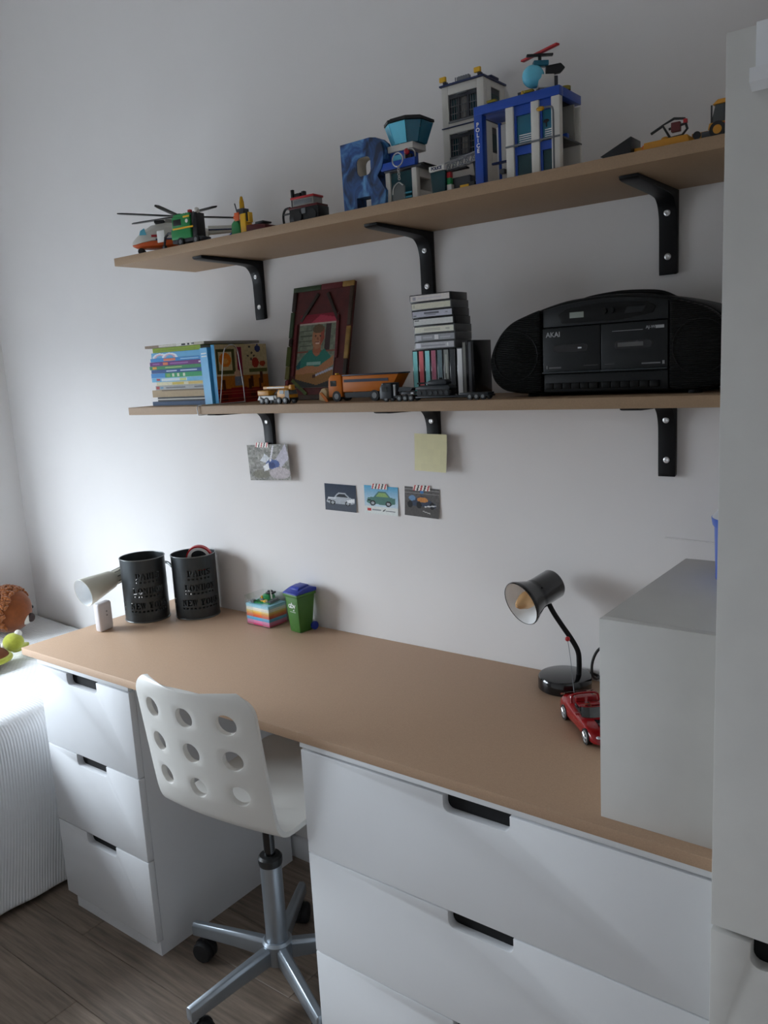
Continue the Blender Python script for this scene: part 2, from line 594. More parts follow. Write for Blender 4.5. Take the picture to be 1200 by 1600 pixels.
# ================================================================== shelves and brackets
U, LS, SD, ST = 1.7584, 1.3766, .2677, .0196
tag(B(.1708, 1.7555, -SD, -.001, U - ST, U).obj('wall_shelf', M_mdf_e, bevel=.001), 'upper brown fibreboard wall shelf carrying the brick toys', 'shelf')
tag(B(.1629, 1.7555, -SD, -.001, LS - ST, LS).obj('wall_shelf', M_mdf_e, bevel=.001), 'lower brown fibreboard wall shelf carrying books, trucks and a radio cassette player', 'shelf')
def bracket(x, zt, label):
    t = thing('shelf_bracket', label, 'bracket', (x, 0, zt), group='black steel shelf brackets')
    w = .0165
    # L profile: arm tapers towards its tip, leg tapers a little downwards
    arm = spline([(-.0005, -.148), (-.009, -.150), (-.012, -.144), (-.0125, -.08), (-.015, -.045), (-.028, -.021), (-.055, -.0125), (-.16, -.0095), (-.205, -.0075), (-.212, -.001)], 4)
    pts = [(p[0], p[1]) for p in arm] + [(-.0005, -.0006)]
    pts[0] = (-.0005, -.148)
    G().prism(pts, 'x', -w / 1.0, w / 1.0).obj('angle_iron', M_blk, t, bevel=.003)
    for z in (-.040, -.118):
        s = G().lathe([(.0062, 0), (.006, .0012), (.0035, .0022), (.0012, .0016)], 14, Matrix.Translation((0, -.0165 if z > -.05 else -.0122, z)) @ Matrix.Rotation(R(90), 4, 'X')).obj('screw', M_screw, t)
    return t
for x, zt, lb in ((.424, U - ST, 'black steel bracket under the upper shelf, nearest its free left end'), (.963, U - ST, 'black steel bracket under the upper shelf, right above the stack of cassettes'), (1.505, U - ST, 'black steel bracket under the upper shelf, above the radio cassette player'),
                  (.421, LS - ST, 'black steel bracket under the lower shelf with a grey photo taped to it'), (.961, LS - ST, 'black steel bracket under the lower shelf with a yellow note stuck on it'), (1.505, LS - ST, 'bare black steel bracket under the lower shelf, below the radio cassette player')):
    bracket(x, zt, lb)

# ================================================================== swivel chair
ct = thing('swivel_chair', 'white moulded swivel chair with round holes in its back, on a five-star base', 'chair', (.730, -.41, 0), R(4.7))
def chair_shell():
    prof = spline([(0, -.200, .835), (0, -.192, .776), (0, -.1816, .695), (0, -.171, .614), (0, -.163, .560), (0, -.154, .533), (0, -.136, .516), (0, -.108, .511), (0, -.05, .511), (0, .05, .511), (0, .13, .514), (0, .20, .514), (0, .25, .498)], 12)
    ln = [0]
    for a, b in zip(prof, prof[1:]):
        ln.append(ln[-1] + (b - a).length)
    LN = ln[-1]
    W = .166
    def at(v):
        v = min(max(v, 0), LN)
        for i in range(len(ln) - 1):
            if v <= ln[i + 1] + 1e-9:
                t = (v - ln[i]) / (ln[i + 1] - ln[i])
                return prof[i].lerp(prof[i + 1], t)
        return prof[-1]
    RC = .042
    def half(v):
        w = W
        for d in (v, LN - v):
            if d < RC:
                w = min(w, W - RC + math.sqrt(max(RC * RC - (RC - d) ** 2, 0)))
        return w
    def f(u, v):
        p = at(v)
        x = u / W * half(v)
        amp = .030 if v < .24 else .030 - .022 * (v - .24) / .10 if v < .34 else max(0, .008 * (1 - (v - .34) / .12))
        bow = -amp * (1 - (u / W) ** 2)
        dip = -.012 * (1 - (u / W) ** 2) * (1 if v > .42 else max(0, (v - .34) / .08))
        return (x, p[1] + bow, p[2] + dip)
    ub = [-.1539, -.0513, .0513, .1539]
    vb = [.0185, .0997, .1809, .2621]
    n = 8
    g = G()
    def grid(us, vs):
        nu, nv = len(us), len(vs)
        g.add([f(u, v) for v in vs for u in us], [(j * nu + i, j * nu + i + 1, (j + 1) * nu + i + 1, (j + 1) * nu + i) for j in range(nv - 1) for i in range(nu - 1)])
    def lin_(a, b, k):
        return [a + (b - a) * i / k for i in range(k + 1)]
    UU = lin_(-W, ub[0], 5)[:-1] + lin_(ub[0], ub[1], n)[:-1] + lin_(ub[1], ub[2], n)[:-1] + lin_(ub[2], ub[3], n)[:-1] + lin_(ub[3], W, 5)
    vt = [0, .0008, .0025, .005, .009, .013, .0185]
    grid(UU, vt)
    ve = lin_(vb[3], LN - .02, 44) + [LN - .014, LN - .009, LN - .005, LN - .0025, LN - .0008, LN]
    grid(UU, ve)
    VV = lin_(vb[0], vb[1], n)[:-1] + lin_(vb[1], vb[2], n)[:-1] + lin_(vb[2], vb[3], n)
    grid(lin_(-W, ub[0], 5), VV)
    grid(lin_(ub[3], W, 5), VV)
    for a in range(3):
        for b in range(3):
            u0, u1, v0, v1 = ub[a], ub[a + 1], vb[b], vb[b + 1]
            cu, cv = (u0 + u1) / 2, (v0 + v1) / 2
            sq = [(u0 + (u1 - u0) * i / n, v0) for i in range(n)] + [(u1, v0 + (v1 - v0) * i / n) for i in range(n)] + [(u1 - (u1 - u0) * i / n, v1) for i in range(n)] + [(u0, v1 - (v1 - v0) * i / n) for i in range(n)]
            rr = .0225
            rings = [sq]
            for s in (.5, 1.0):
                ring = []
                for (u, v) in sq:
                    an = math.atan2(v - cv, u - cu)
                    c_ = (cu + rr * math.cos(an), cv + rr * math.sin(an))
                    ring.append((u + (c_[0] - u) * s, v + (c_[1] - v) * s))
                rings.append(ring)
            k = len(sq)
            g.add([f(*p) for r_ in rings for p in r_], [(j * k + i, j * k + (i + 1) % k, (j + 1) * k + (i + 1) % k, (j + 1) * k + i) for j in range(2) for i in range(k)])
    me = g.mesh('seat_shell', merge=True, smooth=60)
    o = link('seat_shell', me, M_chair, ct)
    s = o.modifiers.new('solid', 'SOLIDIFY')
    s.thickness = .011
    s.offset = 0
    b = o.modifiers.new('bev', 'BEVEL')
    b.width = .003
    b.segments = 2
    b.limit_method = 'ANGLE'
    b.angle_limit = R(50)
    return o
chair_shell()
CX, CY = -.011, .0
G().cyl((CX, CY, .085), (CX, CY, .325), .0255, n=24).obj('column_sleeve', M_silver, ct)
G().lathe([(.027, .318), (.0285, .325), (.0285, .336), (.024, .342), (.014, .343)], 24, Matrix.Translation((CX, CY, 0))).obj('collar', M_blkpl, ct)
G().cyl((CX, CY, .33), (CX, CY, .486), .0135, n=20).obj('gas_lift', M_blkgl, ct)
G().box(CX - .09, CX + .09, CY - .07, CY + .09, .480, .4905).obj('seat_plate', M_blk, ct, bevel=.002)
G().lathe([(.034, .068), (.036, .075), (.036, .118), (.031, .124)], 24, Matrix.Translation((CX, CY, 0))).obj('hub', M_silver, ct)
for k in range(5):
    a = R(47.5 + 72 * k - 4.7)
    d = Vector((math.cos(a), math.sin(a), 0))
    n_ = Vector((-d.y, d.x, 0))
    c = Vector((CX, CY, 0))
    g = G()
    L_ = .250
    secs = []
    for s_, w_, zt, zb in ((.02, .014, .117, .072), (.12, .0125, .110, .072), (L_, .011, .099, .066)):
        p = c + d * s_
        ring = []
        for (q, z) in ((-w_, zb), (w_, zb), (w_, zt - .008), (w_ * .55, zt), (-w_ * .55, zt), (-w_, zt - .008)):
            ring.append(p + n_ * q + Vector((0, 0, z)))
        secs.append(ring)
    m_ = 6
    g.add([p for r_ in secs for p in r_], [(i * m_ + k_, i * m_ + (k_ + 1) % m_, (i + 1) * m_ + (k_ + 1) % m_, (i + 1) * m_ + k_) for i in range(2) for k_ in range(m_)] + [tuple(range(m_))[::-1], tuple(2 * m_ + k_ for k_ in range(m_))])
    arm = g.obj('base_arm', M_silver, ct, bevel=.0018)
    e = c + d * (L_ - .027)
    cas = G().cyl(e + Vector((0, 0, .045)), e + Vector((0, 0, .070)), .006, n=10).obj('castor', M_rub, arm)
    e2 = e + d * .0
    for sgn in (-1, 1):
        w0 = e2 + n_ * (.003 * sgn) + Vector((0, 0, .0265))
        w1 = e2 + n_ * (.022 * sgn) + Vector((0, 0, .0265))
        q = (w1 - w0).to_track_quat('Z', 'Y').to_matrix().to_4x4()
        G().lathe([(.0255, 0), (.0265, .002), (.0265, .012), (.023, .017), (.012, .019)], 22, Matrix.Translation(w0) @ q).obj('castor_wheel', M_rub, arm)
    hood = G()
    hood.lathe([(.0285, -.003), (.0285, .003)], 22, Matrix.Translation(e2 + Vector((0, 0, .0290))) @ n_.to_track_quat('Z', 'Y').to_matrix().to_4x4())
    hood.obj('castor_hood', M_rub, arm)

# ================================================================== bed
bt = thing('bed', 'bed with a white ribbed bedspread hanging to the floor, left of the drawer chest', 'bed', (0, 0, 0))
def ribbed():
    m = mat('ribbed_white_cotton', (.80, .81, .82), .95, var=.02, scale=30, sheen=.2)
    n = m.node_tree
    b = n.nodes['Principled BSDF']
    at_ = n.nodes.new('ShaderNodeAttribute')
    at_.attribute_name = 'rib'
    sn = n.nodes.new('ShaderNodeMath')
    sn.operation = 'SINE'
    n.links.new(at_.outputs['Fac'], sn.inputs[0])
    bp = n.nodes.new('ShaderNodeBump')
    bp.inputs['Strength'].default_value = .35
    bp.inputs['Distance'].default_value = .003
    n.links.new(sn.outputs[0], bp.inputs['Height'])
    n.links.new(bp.outputs[0], b.inputs['Normal'])
    return m
M_rib = ribbed()
B(XL + .02, -.13, -1.98, -.02, .16, .53).obj('mattress', M_wht2, bt, bevel=.03, seg=3)
G().box(XL + .02, -.14, -1.98, -.02, .06, .155).obj('bed_frame', M_wht2, bt)
for lx in (XL + .06, -.2):
    for ly in (-.08, -1.9):
        B(lx - .03, lx + .03, ly - .03, ly + .03, 0, .06).obj('leg', M_wht2, bt)
def spread():
    # section across x: flat on top, rounded shoulder, side falling to the floor
    sec = [(XL + .004, .575), (-.75, .566), (-.60, .556), (-.40, .556), (-.25, .556), (-.16, .553), (-.115, .542), (-.092, .515), (-.085, .47), (-.085, .35), (-.083, .20), (-.080, .08), (-.077, .018)]
    sec = [Vector((p[0], 0, p[1])) for p in sec]
    ss = spline(sec, 7)
    ln = [0]
    for a, b in zip(ss, ss[1:]):
        ln.append(ln[-1] + (b - a).length)
    NY = 200
    vs, fs, rib = [], [], []
    n = len(ss)
    for j in range(NY + 1):
        y = -.012 - j * (2.0 / NY)
        for i, p in enumerate(ss):
            hang = max(0, min(1, (.5 - p.z) / .5)) if p.x > -.12 else 0
            dx = hang * (.006 * math.sin(y * 13 + 1) + .003 * math.sin(y * 41 + p.z * 3)) - hang * .012
            dz = .004 * math.sin(y * 9 + p.x * 7) * (1 - hang) * (p.x > -.7)
            z = p.z + dz
            if y > -.53 and p.x > -.2 and p.x + dx > -.075:
                dx = -.075 - p.x
            vs.append((p.x + dx, y, max(z, .012)))
            rib.append((y + .03 * math.sin(ln[i] * 5)) * 2 * PI / .0085)
    for j in range(NY):
        for i in range(n - 1):
            fs.append((j * n + i, j * n + i + 1, (j + 1) * n + i + 1, (j + 1) * n + i))
    me = bpy.data.meshes.new('bedspread')
    me.from_pydata(vs, [], fs)
    a = me.attributes.new('rib', 'FLOAT', 'POINT')
    a.data.foreach_set('value', rib)
    me.shade_smooth()
    o = link('bedspread', me, M_rib, bt)
    s = o.modifiers.new('solid', 'SOLIDIFY')
    s.thickness = .004
    s.offset = 1
    return o
spread()
# ================================================================== cards and notes on the wall
def tape_canvas():
    c = Canvas(28, 8, 'ece6de')
    for k in range(-2, 9):
        x = k * .2
        c.poly([(x, 0), (x + .09, 0), (x + .19, 1), (x + .10, 1)], '1d1b20' if k % 2 else 'b8202c')
    return c
def car_art(c, x, y, w, h, body, glass='20252c', dark='15171a'):
    c.poly([(x, y + .22 * h), (x + .05 * w, y + .52 * h), (x + .27 * w, y + .62 * h), (x + .42 * w, y + h), (x + .68 * w, y + h), (x + .83 * w, y + .66 * h), (x + w, y + .56 * h), (x + w, y + .2 * h), (x + .8 * w, y + .08 * h), (x + .1 * w, y + .1 * h)], body)
    c.poly([(x + .33 * w, y + .64 * h), (x + .45 * w, y + .92 * h), (x + .65 * w, y + .92 * h), (x + .77 * w, y + .66 * h)], glass)
    for q in (.22, .76):
        c.ell(x + q * w, y + .17 * h, .1 * w, .2 * h, dark)
        c.ell(x + q * w, y + .17 * h, .055 * w, .11 * h, 'a8adb2')
    c.poly([(x + .04 * w, y + .3 * h), (x + .16 * w, y + .3 * h), (x + .14 * w, y + .42 * h), (x + .05 * w, y + .4 * h)], dark)
def wall_card(name, label, cat, cx, cz, W, H, rot, cv, m, y=-.0016, curl=.004, tape=None, group='cards taped to the wall'):
    t = thing(name, label, cat, (cx, y, cz), group=group, rot=(0, R(-rot), 0))
    sheet('print', cv, W, H, m, t, Matrix.Translation((-W / 2, 0, -H / 2)), bend=lambda u, v: -curl * ((1 - v) ** 2) * (.4 + .6 * u))
    if tape:
        tx, tw, tr = tape
        sheet('striped_tape', tape_canvas(), tw, .0135, M_print, t, Matrix.Translation((tx, -.0012, H / 2)) @ Matrix.Rotation(R(tr), 4, 'Y') @ Matrix.Translation((-tw / 2, 0, -.0075)), thick=.0003)
    return t
c = Canvas(64, 44, '8d8c86').noise(.35, 3, k=3).noise(.2, 4)
c.poly([(.62, .5), (.95, 1), (1, .6), (.8, .35)], 'b9b6c2').poly([(.3, .55), (.42, .75), (.55, .62), (.45, .48)], 'cfd3d8')
c.ell(.6, .45, .17, .13, '4a5f96').ell(.58, .42, .08, .08, '2b3c70').ell(.3, .18, .22, .12, '777468').ell(.75, .2, .25, .16, 'b5adb0')
c.poly([(.36, .4), (.5, .5), (.5, .3), (.38, .26)], 'e3e4e6').line(.65, .95, .55, .55, .02, 'd9d7de').noise(.15, 9, k=2)
wall_card('photo_print', 'grey and blue photo taped onto the left lower shelf bracket', 'photo', .4185, 1.2055, .156, .099, 2.2, c, M_gprint, y=-.0185, curl=-.002, tape=(-.018, .05, 2))
c = Canvas(20, 20, 'd8d2a4').noise(.03, 2, k=4).rect(.24, .27, .82, .88, '8f8b74')
wall_card('sticky_note', 'blank pale yellow square note stuck below the middle bracket', 'note', .957, 1.243, .091, .088, -1.5, c, M_print, y=-.0185, curl=.006)
c = Canvas(60, 42, '27374a').grad('3d4653', '1c2c42')
c.poly([(0, .0), (1, 0), (1, .3), (0, .38)], '474d58')
car_art(c, .05, .22, .9, .46, 'aeb4bb')
c.poly([(.7, .42), (.95, .5), (.95, .36), (.72, .32)], 'e6e9ec').rect(.1, .35, .45, .5, 'd4d8dc').noise(.08, 5, k=2)
wall_card('car_picture', 'dark blue picture of a silver sports car, leftmost of the three small cards', 'picture', .6558, 1.1172, .1065, .0705, -1, c, M_gprint, curl=.002)
c = Canvas(60, 42, 'cfdce2').grad('dfe6e6', '55a9d2')
c.rect(0, 1, 0, .26, 'dfe3e0')
car_art(c, .06, .3, .86, .5, '4f7a70', '8fb06a')
c.rect(.08, .2, .1, .2, 'c23b3b').rect(.24, .5, .13, .16, '8b8f94').line(.56, .12, .62, .18, .015, '33373b').rect(.64, .92, .11, .14, '5b6068').noise(.05, 6, k=2)
wall_card('car_picture', 'light blue card of a green sports car, middle of the three small cards', 'picture', .7895, 1.1178, .1065, .0715, -1, c, M_gprint, curl=.003, tape=(-.004, .049, -1))
c = Canvas(60, 42, '5d5a58').noise(.18, 8, k=2)
c.poly([(0, 0), (1, 0), (1, .42), (0, .5)], '54504e').rect(0, 1, .78, .82, '8d8a88').rect(0, 1, .9, .93, '9a9896')
c.poly([(.1, .42), (.3, .6), (.5, .72), (.7, .6), (.92, .45), (.9, .34), (.5, .36), (.12, .34)], '3a4356').ell(.52, .58, .16, .09, 'c98746').ell(.22, .62, .1, .09, '6f93b8').ell(.5, .85, .05, .06, '4d86c0')
for q in (.16, .42, .8):
    c.ell(q, .4, .075, .12, '1b1a1c')
c.line(.55, .2, .75, .14, .012, 'bdb9b5').line(.6, .36, .9, .42, .02, 'd6d6d8').noise(.1, 11, k=2)
wall_card('car_picture', 'grey picture of a racing car on a track, rightmost of the three small cards', 'picture', .9135, 1.1198, .1015, .0715, -2.0, c, M_gprint, curl=.004, tape=(0, .05, -2))

# ================================================================== things on the desk
T = .7508
# --- two tin cans with cut-out lettering
GL = dict(P=['111.11.', '.11..11', '.11..11', '.11..11', '.11.11.', '.11....', '.11....', '.11....', '1111...'],
          A=['...11..', '...11..', '..1.11.', '..1.11.', '.1...11', '.11..11', '.1...11', '1....11', '11..111'],
          R=['111.11.', '.11..11', '.11..11', '.11..11', '.11.11.', '.11..11', '.11..11', '.11..11', '1111..1'],
          I=['1111', '.11.', '.11.', '.11.', '.11.', '.11.', '.11.', '.11.', '1111'],
          S=['.1111.1', '11...11', '11.....', '.111...', '..1111.', '....11.', '1...11.', '11..11.', '1.111..'],
          L=['1111...', '.11....', '.11....', '.11....', '.11....', '.11....', '.11...1', '.11..11', '1111111'],
          O=['..1.1..', '.11.11.', '11...11', '11...11', '11...11', '11...11', '11...11', '.11.11.', '..1.1..'],
          N=['11..111', '.11..1.', '.111.1.', '.1.1.1.', '.1.111.', '.1..11.', '.1..11.', '.1...1.', '111..1.'],
          D=['111.11.', '.11..11', '.11..11', '.11..11', '.11..11', '.11..11', '.11..11', '.11..11', '111.11.'],
          E=['1111111', '.11...1', '.11....', '.11.1..', '.1111..', '.11.1..', '.11....', '.11...1', '1111111'],
          W=['11.11.1', '11.11.1', '11.11.1', '11.11.1', '.11.11.', '.11.11.', '.11.11.', '..1..1.', '..1..1.'],
          Y=['111.111', '.11..1.', '.11..1.', '..11.1.', '..111..', '..11...', '..11...', '..11...', '.1111..'],
          K=['1111.11', '.11..1.', '.11.1..', '.111...', '.1111..', '.11.11.', '.11..11', '.11..11', '1111.11'])
M_tin = mat('dark_grey_zinc', (.055, .062, .066), .42, .65, var=.18, scale=35, stretch=(1, 1, .25))
M_tinr = mat('zinc_rim', (.16, .17, .17), .35, .8, var=.1)
def can(cx, cy, h, r, az, label, squash=.97):
    t = thing('pencil_can', label, 'can', (cx, cy, T))
    NC, NR = 208, 92
    holes = np.zeros((NR, NC), bool)
    def word(w, col, row):
        x = col
        for ch in w:
            if ch == ' ':
                x += 4
                continue
            for j, line in enumerate(GL[ch]):
                for i, q in enumerate(line):
                    if q == '1':
                        holes[row - j, (x + i) % NC] = True
            x += len(GL[ch][0]) + 1
        return x
    def width(w):
        return sum(4 if ch == ' ' else len(GL[ch][0]) + 1 for ch in w)
    for side in (0, NC // 2 + 30):
        for w, row in (('PARIS', 72), ('LONDON', 51), ('NEW YORK', 29)):
            wd = width(w)
            word(w, side - wd // 2, row)
            for q in range(0, wd - 2, 6):
                for i in range(3):
                    for j in range(2):
                        holes[row - 12 - j, (side - wd // 2 + q + i) % NC] = True
    vs = []
    for j in range(NR + 1):
        for i in range(NC):
            a = az - 2 * PI * (NC - i) / NC * 1.0
            vs.append((r * math.cos(a), r * squash * math.sin(a), h * j / NR))
    fs = []
    for j in range(NR):
        for i in range(NC):
            if not holes[j, i]:
                k = (i + 1) % NC
                fs.append((j * NC + i, j * NC + k, (j + 1) * NC + k, (j + 1) * NC + i))
    me = bpy.data.meshes.new('can_wall')
    me.from_pydata(vs, [], fs)
    me.shade_smooth()
    o = link('can_wall', me, M_tin, t)
    s = o.modifiers.new('solid', 'SOLIDIFY')
    s.thickness = .0008
    def rim(z, rr):
        return G().tube([(r * math.cos(R(k * 7.5)), r * squash * math.sin(R(k * 7.5)), z) for k in range(48)], rr, 8, closed=True)
    rim(h, .0016).obj('rim', M_tinr, t)
    rim(.002, .0019).obj('foot_ring', M_tinr, t)
    G().prism([((r - .001) * math.cos(R(k * 7.5)), (r - .001) * squash * math.sin(R(k * 7.5))) for k in range(48)], 'z', .0012, .003).obj('bottom', M_tin, t)
    return t
can(.022, -.176, .186, .0655, R(-27), 'empty dark zinc can with cut-out city names, left of the pair')
can(.138, -.082, .186, .0655, R(-27), 'dark zinc can with cut-out city names and a red tape roll in it')
# red adhesive tape roll standing in the right can
rt_ = thing('tape_roll', 'red and white tape roll sticking out of the right zinc can', 'tape', (.150, -.068, T + .170), rot=(R(8), R(20), R(40)))
M_red = mat('red_plastic', 'b01f24', .35)
G().lathe([(.026, -.008), (.034, -.008), (.034, .008), (.026, .008)], 36, Matrix.Rotation(R(90), 4, 'X'), closed=True).obj('core', mat('whitish_tape', 'd9d4cf', .3), rt_)
G().lathe([(.0342, -.007), (.0385, -.007), (.0385, .007), (.0342, .007)], 36, Matrix.Rotation(R(90), 4, 'X'), closed=True).obj('tape', M_red, rt_)
# --- cream clip lamp behind the cans
M_cream = mat('cream_enamel', (.62, .60, .50), .32, var=.02)
M_inner = mat('lamp_inside_white', (.82, .84, .85), .4)
lt = thing('clip_lamp', 'cream reading lamp lying behind the left zinc can, shade towards the bed', 'lamp', (0, 0, 0))
p0, p1_ = Vector((-.0692, -.3226, .850)), Vector((-.0702, -.1883, .875))
ax = (p1_ - p0)
q = ax.to_track_quat('Z', 'Y').to_matrix().to_4x4()
LM = Matrix.Translation(p0) @ q
Ls = ax.length
sh = G().lathe([(.0415, 0), (.0425, .001), (.027, Ls * .72), (.024, Ls * .73), (.024, Ls * .76), (.0215, Ls * .77), (.0215, Ls * 1.22), (.019, Ls * 1.25), (.0, Ls * 1.25), (.0, Ls * 1.23), (.018, Ls * 1.2), (.019, Ls * .75), (.0255, Ls * .70)], 36, LM, closed=True).obj('shade', M_cream, lt)
G().lathe([(.0413, .001), (.0252, Ls * .70), (.0185, Ls * .745), (.0, Ls * .746), (.0, Ls * .74), (.018, Ls * .74), (.0248, Ls * .69), (.0407, .001)], 36, LM, closed=True).obj('reflector', M_inner, lt)
for k in range(9):
    a = 2 * PI * k / 9
    v = LM @ Vector((.0217 * math.cos(a), .0217 * math.sin(a), Ls * .8))
    w = LM @ Vector((.0217 * math.cos(a), .0217 * math.sin(a), Ls * 1.15))
    G().cyl(v, w, .0011, n=6).obj('vent_slot', M_blackin, sh)
neck = spline([LM @ Vector((0, 0, Ls * 1.2)), LM @ Vector((0, 0, Ls * 1.35)), (-.02, -.095, .893), (.012, -.080, .895), (.045, -.083, .880), (.066, -.068, .850), (.074, -.050, .81), (.062, -.032, .775), (.040, -.030, .762)], 8)
G().tube(neck, .0042, 10).obj('gooseneck', mat('lamp_neck_grey', (.12, .13, .13), .35, .7), lt)
G().lathe([(.026, 0), (.0265, .002), (.0265, .01), (.022, .013), (0.004, .014)], 28, Matrix.Translation((.038, -.03, T))).obj('lamp_base', M_cream, lt)
# --- small white sensor box
cb_ = thing('white_plug_box', 'small white rounded plastic box standing left of the zinc cans', 'box', (.016, -.316, T), R(0))
pts = [(-.014, -.026), (.0105, -.024), (.0, .026), (-.024, .024)]
G().prism(pts, 'z', 0, .082).obj('case', mat('white_matt_plastic', (.74, .71, .72), .45), cb_, bevel=.006, seg=3)
for z in (.045, .056):
    G().cyl((.0058, .003, z), (.0069, .0033, z), .0025, n=10).obj('socket_hole', mat('grey_hole', (.3, .3, .3), .5), cb_)
# --- note block in a clear holder, with a small brick build on top
nb = thing('note_block', 'block of rainbow coloured note paper in a clear acrylic holder', 'note block', (.393, -.047, T), R(-2))
lay = ['d0456d', 'e07aa6', 'e58fb4', '58a9d2', '67b4da', 'e0583c', 'ea7b3f', 'f0a443', 'f4cf72', 'f3ead0', 'f6efe2', 'aed9e6', '93cfe2']
hz = .0595 / len(lay)
for k, cc in enumerate(lay):
    B(-.0455, .0455, -.0335, .0335, .0022 + k * hz, .0022 + (k + 1) * hz - .0003).obj('paper_layer', mat('note_' + cc, cc, .8, var=.03), nb)
def clear_mat(name, col, a=.16, rough=.06):
    m = bpy.data.materials.new(name)
    m.use_nodes = True
    n = m.node_tree
    n.nodes.clear()
    o = n.nodes.new('ShaderNodeOutputMaterial')
    t = n.nodes.new('ShaderNodeBsdfTransparent')
    t.inputs[0].default_value = (*col, 1)
    g = n.nodes.new('ShaderNodeBsdfGlossy')
    g.inputs['Roughness'].default_value = rough
    x = n.nodes.new('ShaderNodeMixShader')
    x.inputs[0].default_value = a
    n.links.new(t.outputs[0], x.inputs[1])
    n.links.new(g.outputs[0], x.inputs[2])
    n.links.new(x.outputs[0], o.inputs[0])
    return m
M_acr = clear_mat('clear_acrylic', (.97, .98, .98), .07)
B(-.048, .048, -.036, .036, 0, .0018).obj('holder_base', M_acr, nb)
for x in (-.0475, .0462):
    B(x, x + .0013, -.036, .036, .0019, .085).obj('holder_wall', M_acr, nb)
B(-.0461, .0461, .0345, .036, .0019, .085).obj('holder_wall', M_acr, nb)
g = G().prism([(-.0461, .0019), (-.018, .0019), (-.018, .06), (-.0461, .085)], 'y', -.036, -.0347)
g.prism([(.018, .0019), (.0461, .0019), (.0461, .085), (.018, .06)], 'y', -.036, -.0347)
g.obj('holder_front', M_acr, nb)
M_gre = mat('brick_green', '2c8a4e', .3, var=.04)
M_yel = mat('brick_yellow', 'e8b52c', .3, var=.04)
M_bbl = mat('brick_black', '17181b', .32, var=.05)
M_bgr = mat('brick_grey', '6d7074', .35, var=.05)
M_bwh = mat('brick_white', 'd6d3cb', .32, var=.03)
M_bre = mat('brick_red', 'b3242a', .3, var=.04)
M_bbu = mat('brick_blue', '1d49a8', .3, var=.05)
M_bor = mat('brick_orange', 'd8602a', .32, var=.05)
M_bdg = mat('brick_dark_grey', '3c3f45', .35, var=.05)
M_teal = mat('brick_trans_blue', '2f8fae', .08, var=.05, trans=.55, alpha=.95)
def studs(g, x0, x1, y0, y1, z, p=.008, r=.0024, h=.0017, n=8):
    nx, ny = max(1, int((x1 - x0) / p + .01)), max(1, int((y1 - y0) / p + .01))
    for i in range(nx):
        for j in range(ny):
            x, y = (x0 + x1) / 2 + (i - (nx - 1) / 2) * p, (y0 + y1) / 2 + (j - (ny - 1) / 2) * p
            g.cyl((x, y, z), (x, y, z + h), r, n=n)
    return g
bb = thing('brick_model', 'small green brick build with yellow and black pieces on the note block', 'toy', (.393, -.047, T + .0622), R(8))
g = B(-.030, .030, -.022, .026, 0, .0035)
studs(g, -.03, .03, -.022, .026, .0035).obj('base_plate', M_gre, bb)
G().prism([(-.026, .0035), (.020, .0035), (.012, .022), (-.006, .022)], 'y', -.002, .024).obj('slope_brick', M_gre, bb, bevel=.0005)
B(.000, .022, .002, .022, .0222, .027).obj('plate', M_bbl, bb, bevel=.0005)
G().cyl((.002, .012, .0272), (.022, .004, .032), .0028, n=8).obj('antenna', M_bbl, bb)
B(.024, .034, -.020, .016, .0036, .010).obj('side_plate', M_bdg, bb, bevel=.0005)
G().cyl((.022, .0, .0102), (.016, .006, .036), .0022, n=8).obj('white_rod', M_bwh, bb)
fg = G().box(-.004, .004, -.018, -.013, .0057, .014).box(-.004, -.0005, -.018, -.0125, .0002 + .0055, .006).cyl((0, -.0155, .014), (0, -.0155, .0215), .0028, n=10)
fg.obj('figure', M_yel, bb)
B(-.0065, .0065, -.0195, -.0145, .009, .0145).obj('figure_body', M_bgr, bb, bevel=.0005)
B(.009, .018, -.024, -.013, .0055, .011).obj('yellow_brick', M_yel, bb, bevel=.0005)
B(-.035, -.024, -.024, -.012, .0002, .009).obj('grey_brick', M_bgr, bb, bevel=.001)
# --- mini wheelie bin
wb = thing('mini_wheelie_bin', 'small green wheelie bin with a blue lid beside the note block', 'toy bin', (.528, -.048, T), R(-7))
M_wbg = mat('bin_green', '3f6f2c', .4, var=.05)
M_wbb = mat('bin_blue', '24379b', .38, var=.05)
g = G()
b0, b1 = [(-.021, -.024), (.020, -.024), (.020, .020), (-.021, .020)], [(-.027, -.032), (.026, -.032), (.026, .032), (-.027, .032)]
g.add([(p[0], p[1], 0) for p in b0] + [(p[0], p[1], .108) for p in b1], [(3, 2, 1, 0), (4, 5, 6, 7)] + [(i, (i + 1) % 4, (i + 1) % 4 + 4, i + 4) for i in range(4)])
g.obj('body', M_wbg, wb, bevel=.003)
B(-.0295, .0285, -.0345, .034, .1005, .1085).obj('rim', M_wbg, wb, bevel=.0015)
lid = G().prism([(-.0355, .1087), (.037, .1087), (.037, .118), (.014, .1245), (-.010, .121), (-.0355, .112)], 'x', -.0295, .0285).obj('lid', M_wbb, wb, bevel=.0025)
G().prism([(-.020, .118), (.022, .1222), (.018, .1285), (-.014, .1255)], 'x', -.018, .017).obj('lid_raised_panel', M_wbb, lid, bevel=.002)
G().cyl((-.024, .034, .106), (.024, .034, .106), .003, n=10).obj('handle', M_wbb, wb)
for s_ in (-1, 1):
    G().cyl((s_ * .021, .025, .0115), (s_ * .027, .025, .0115), .0115, n=22).obj('wheel', M_wbb, wb)
M_w = mat('white_ink', (.8, .8, .8), .5)
bm_ = Matrix.Translation((-.0005, -.0299, .074)) @ Matrix.Rotation(R(90 + 4.2), 4, 'X')
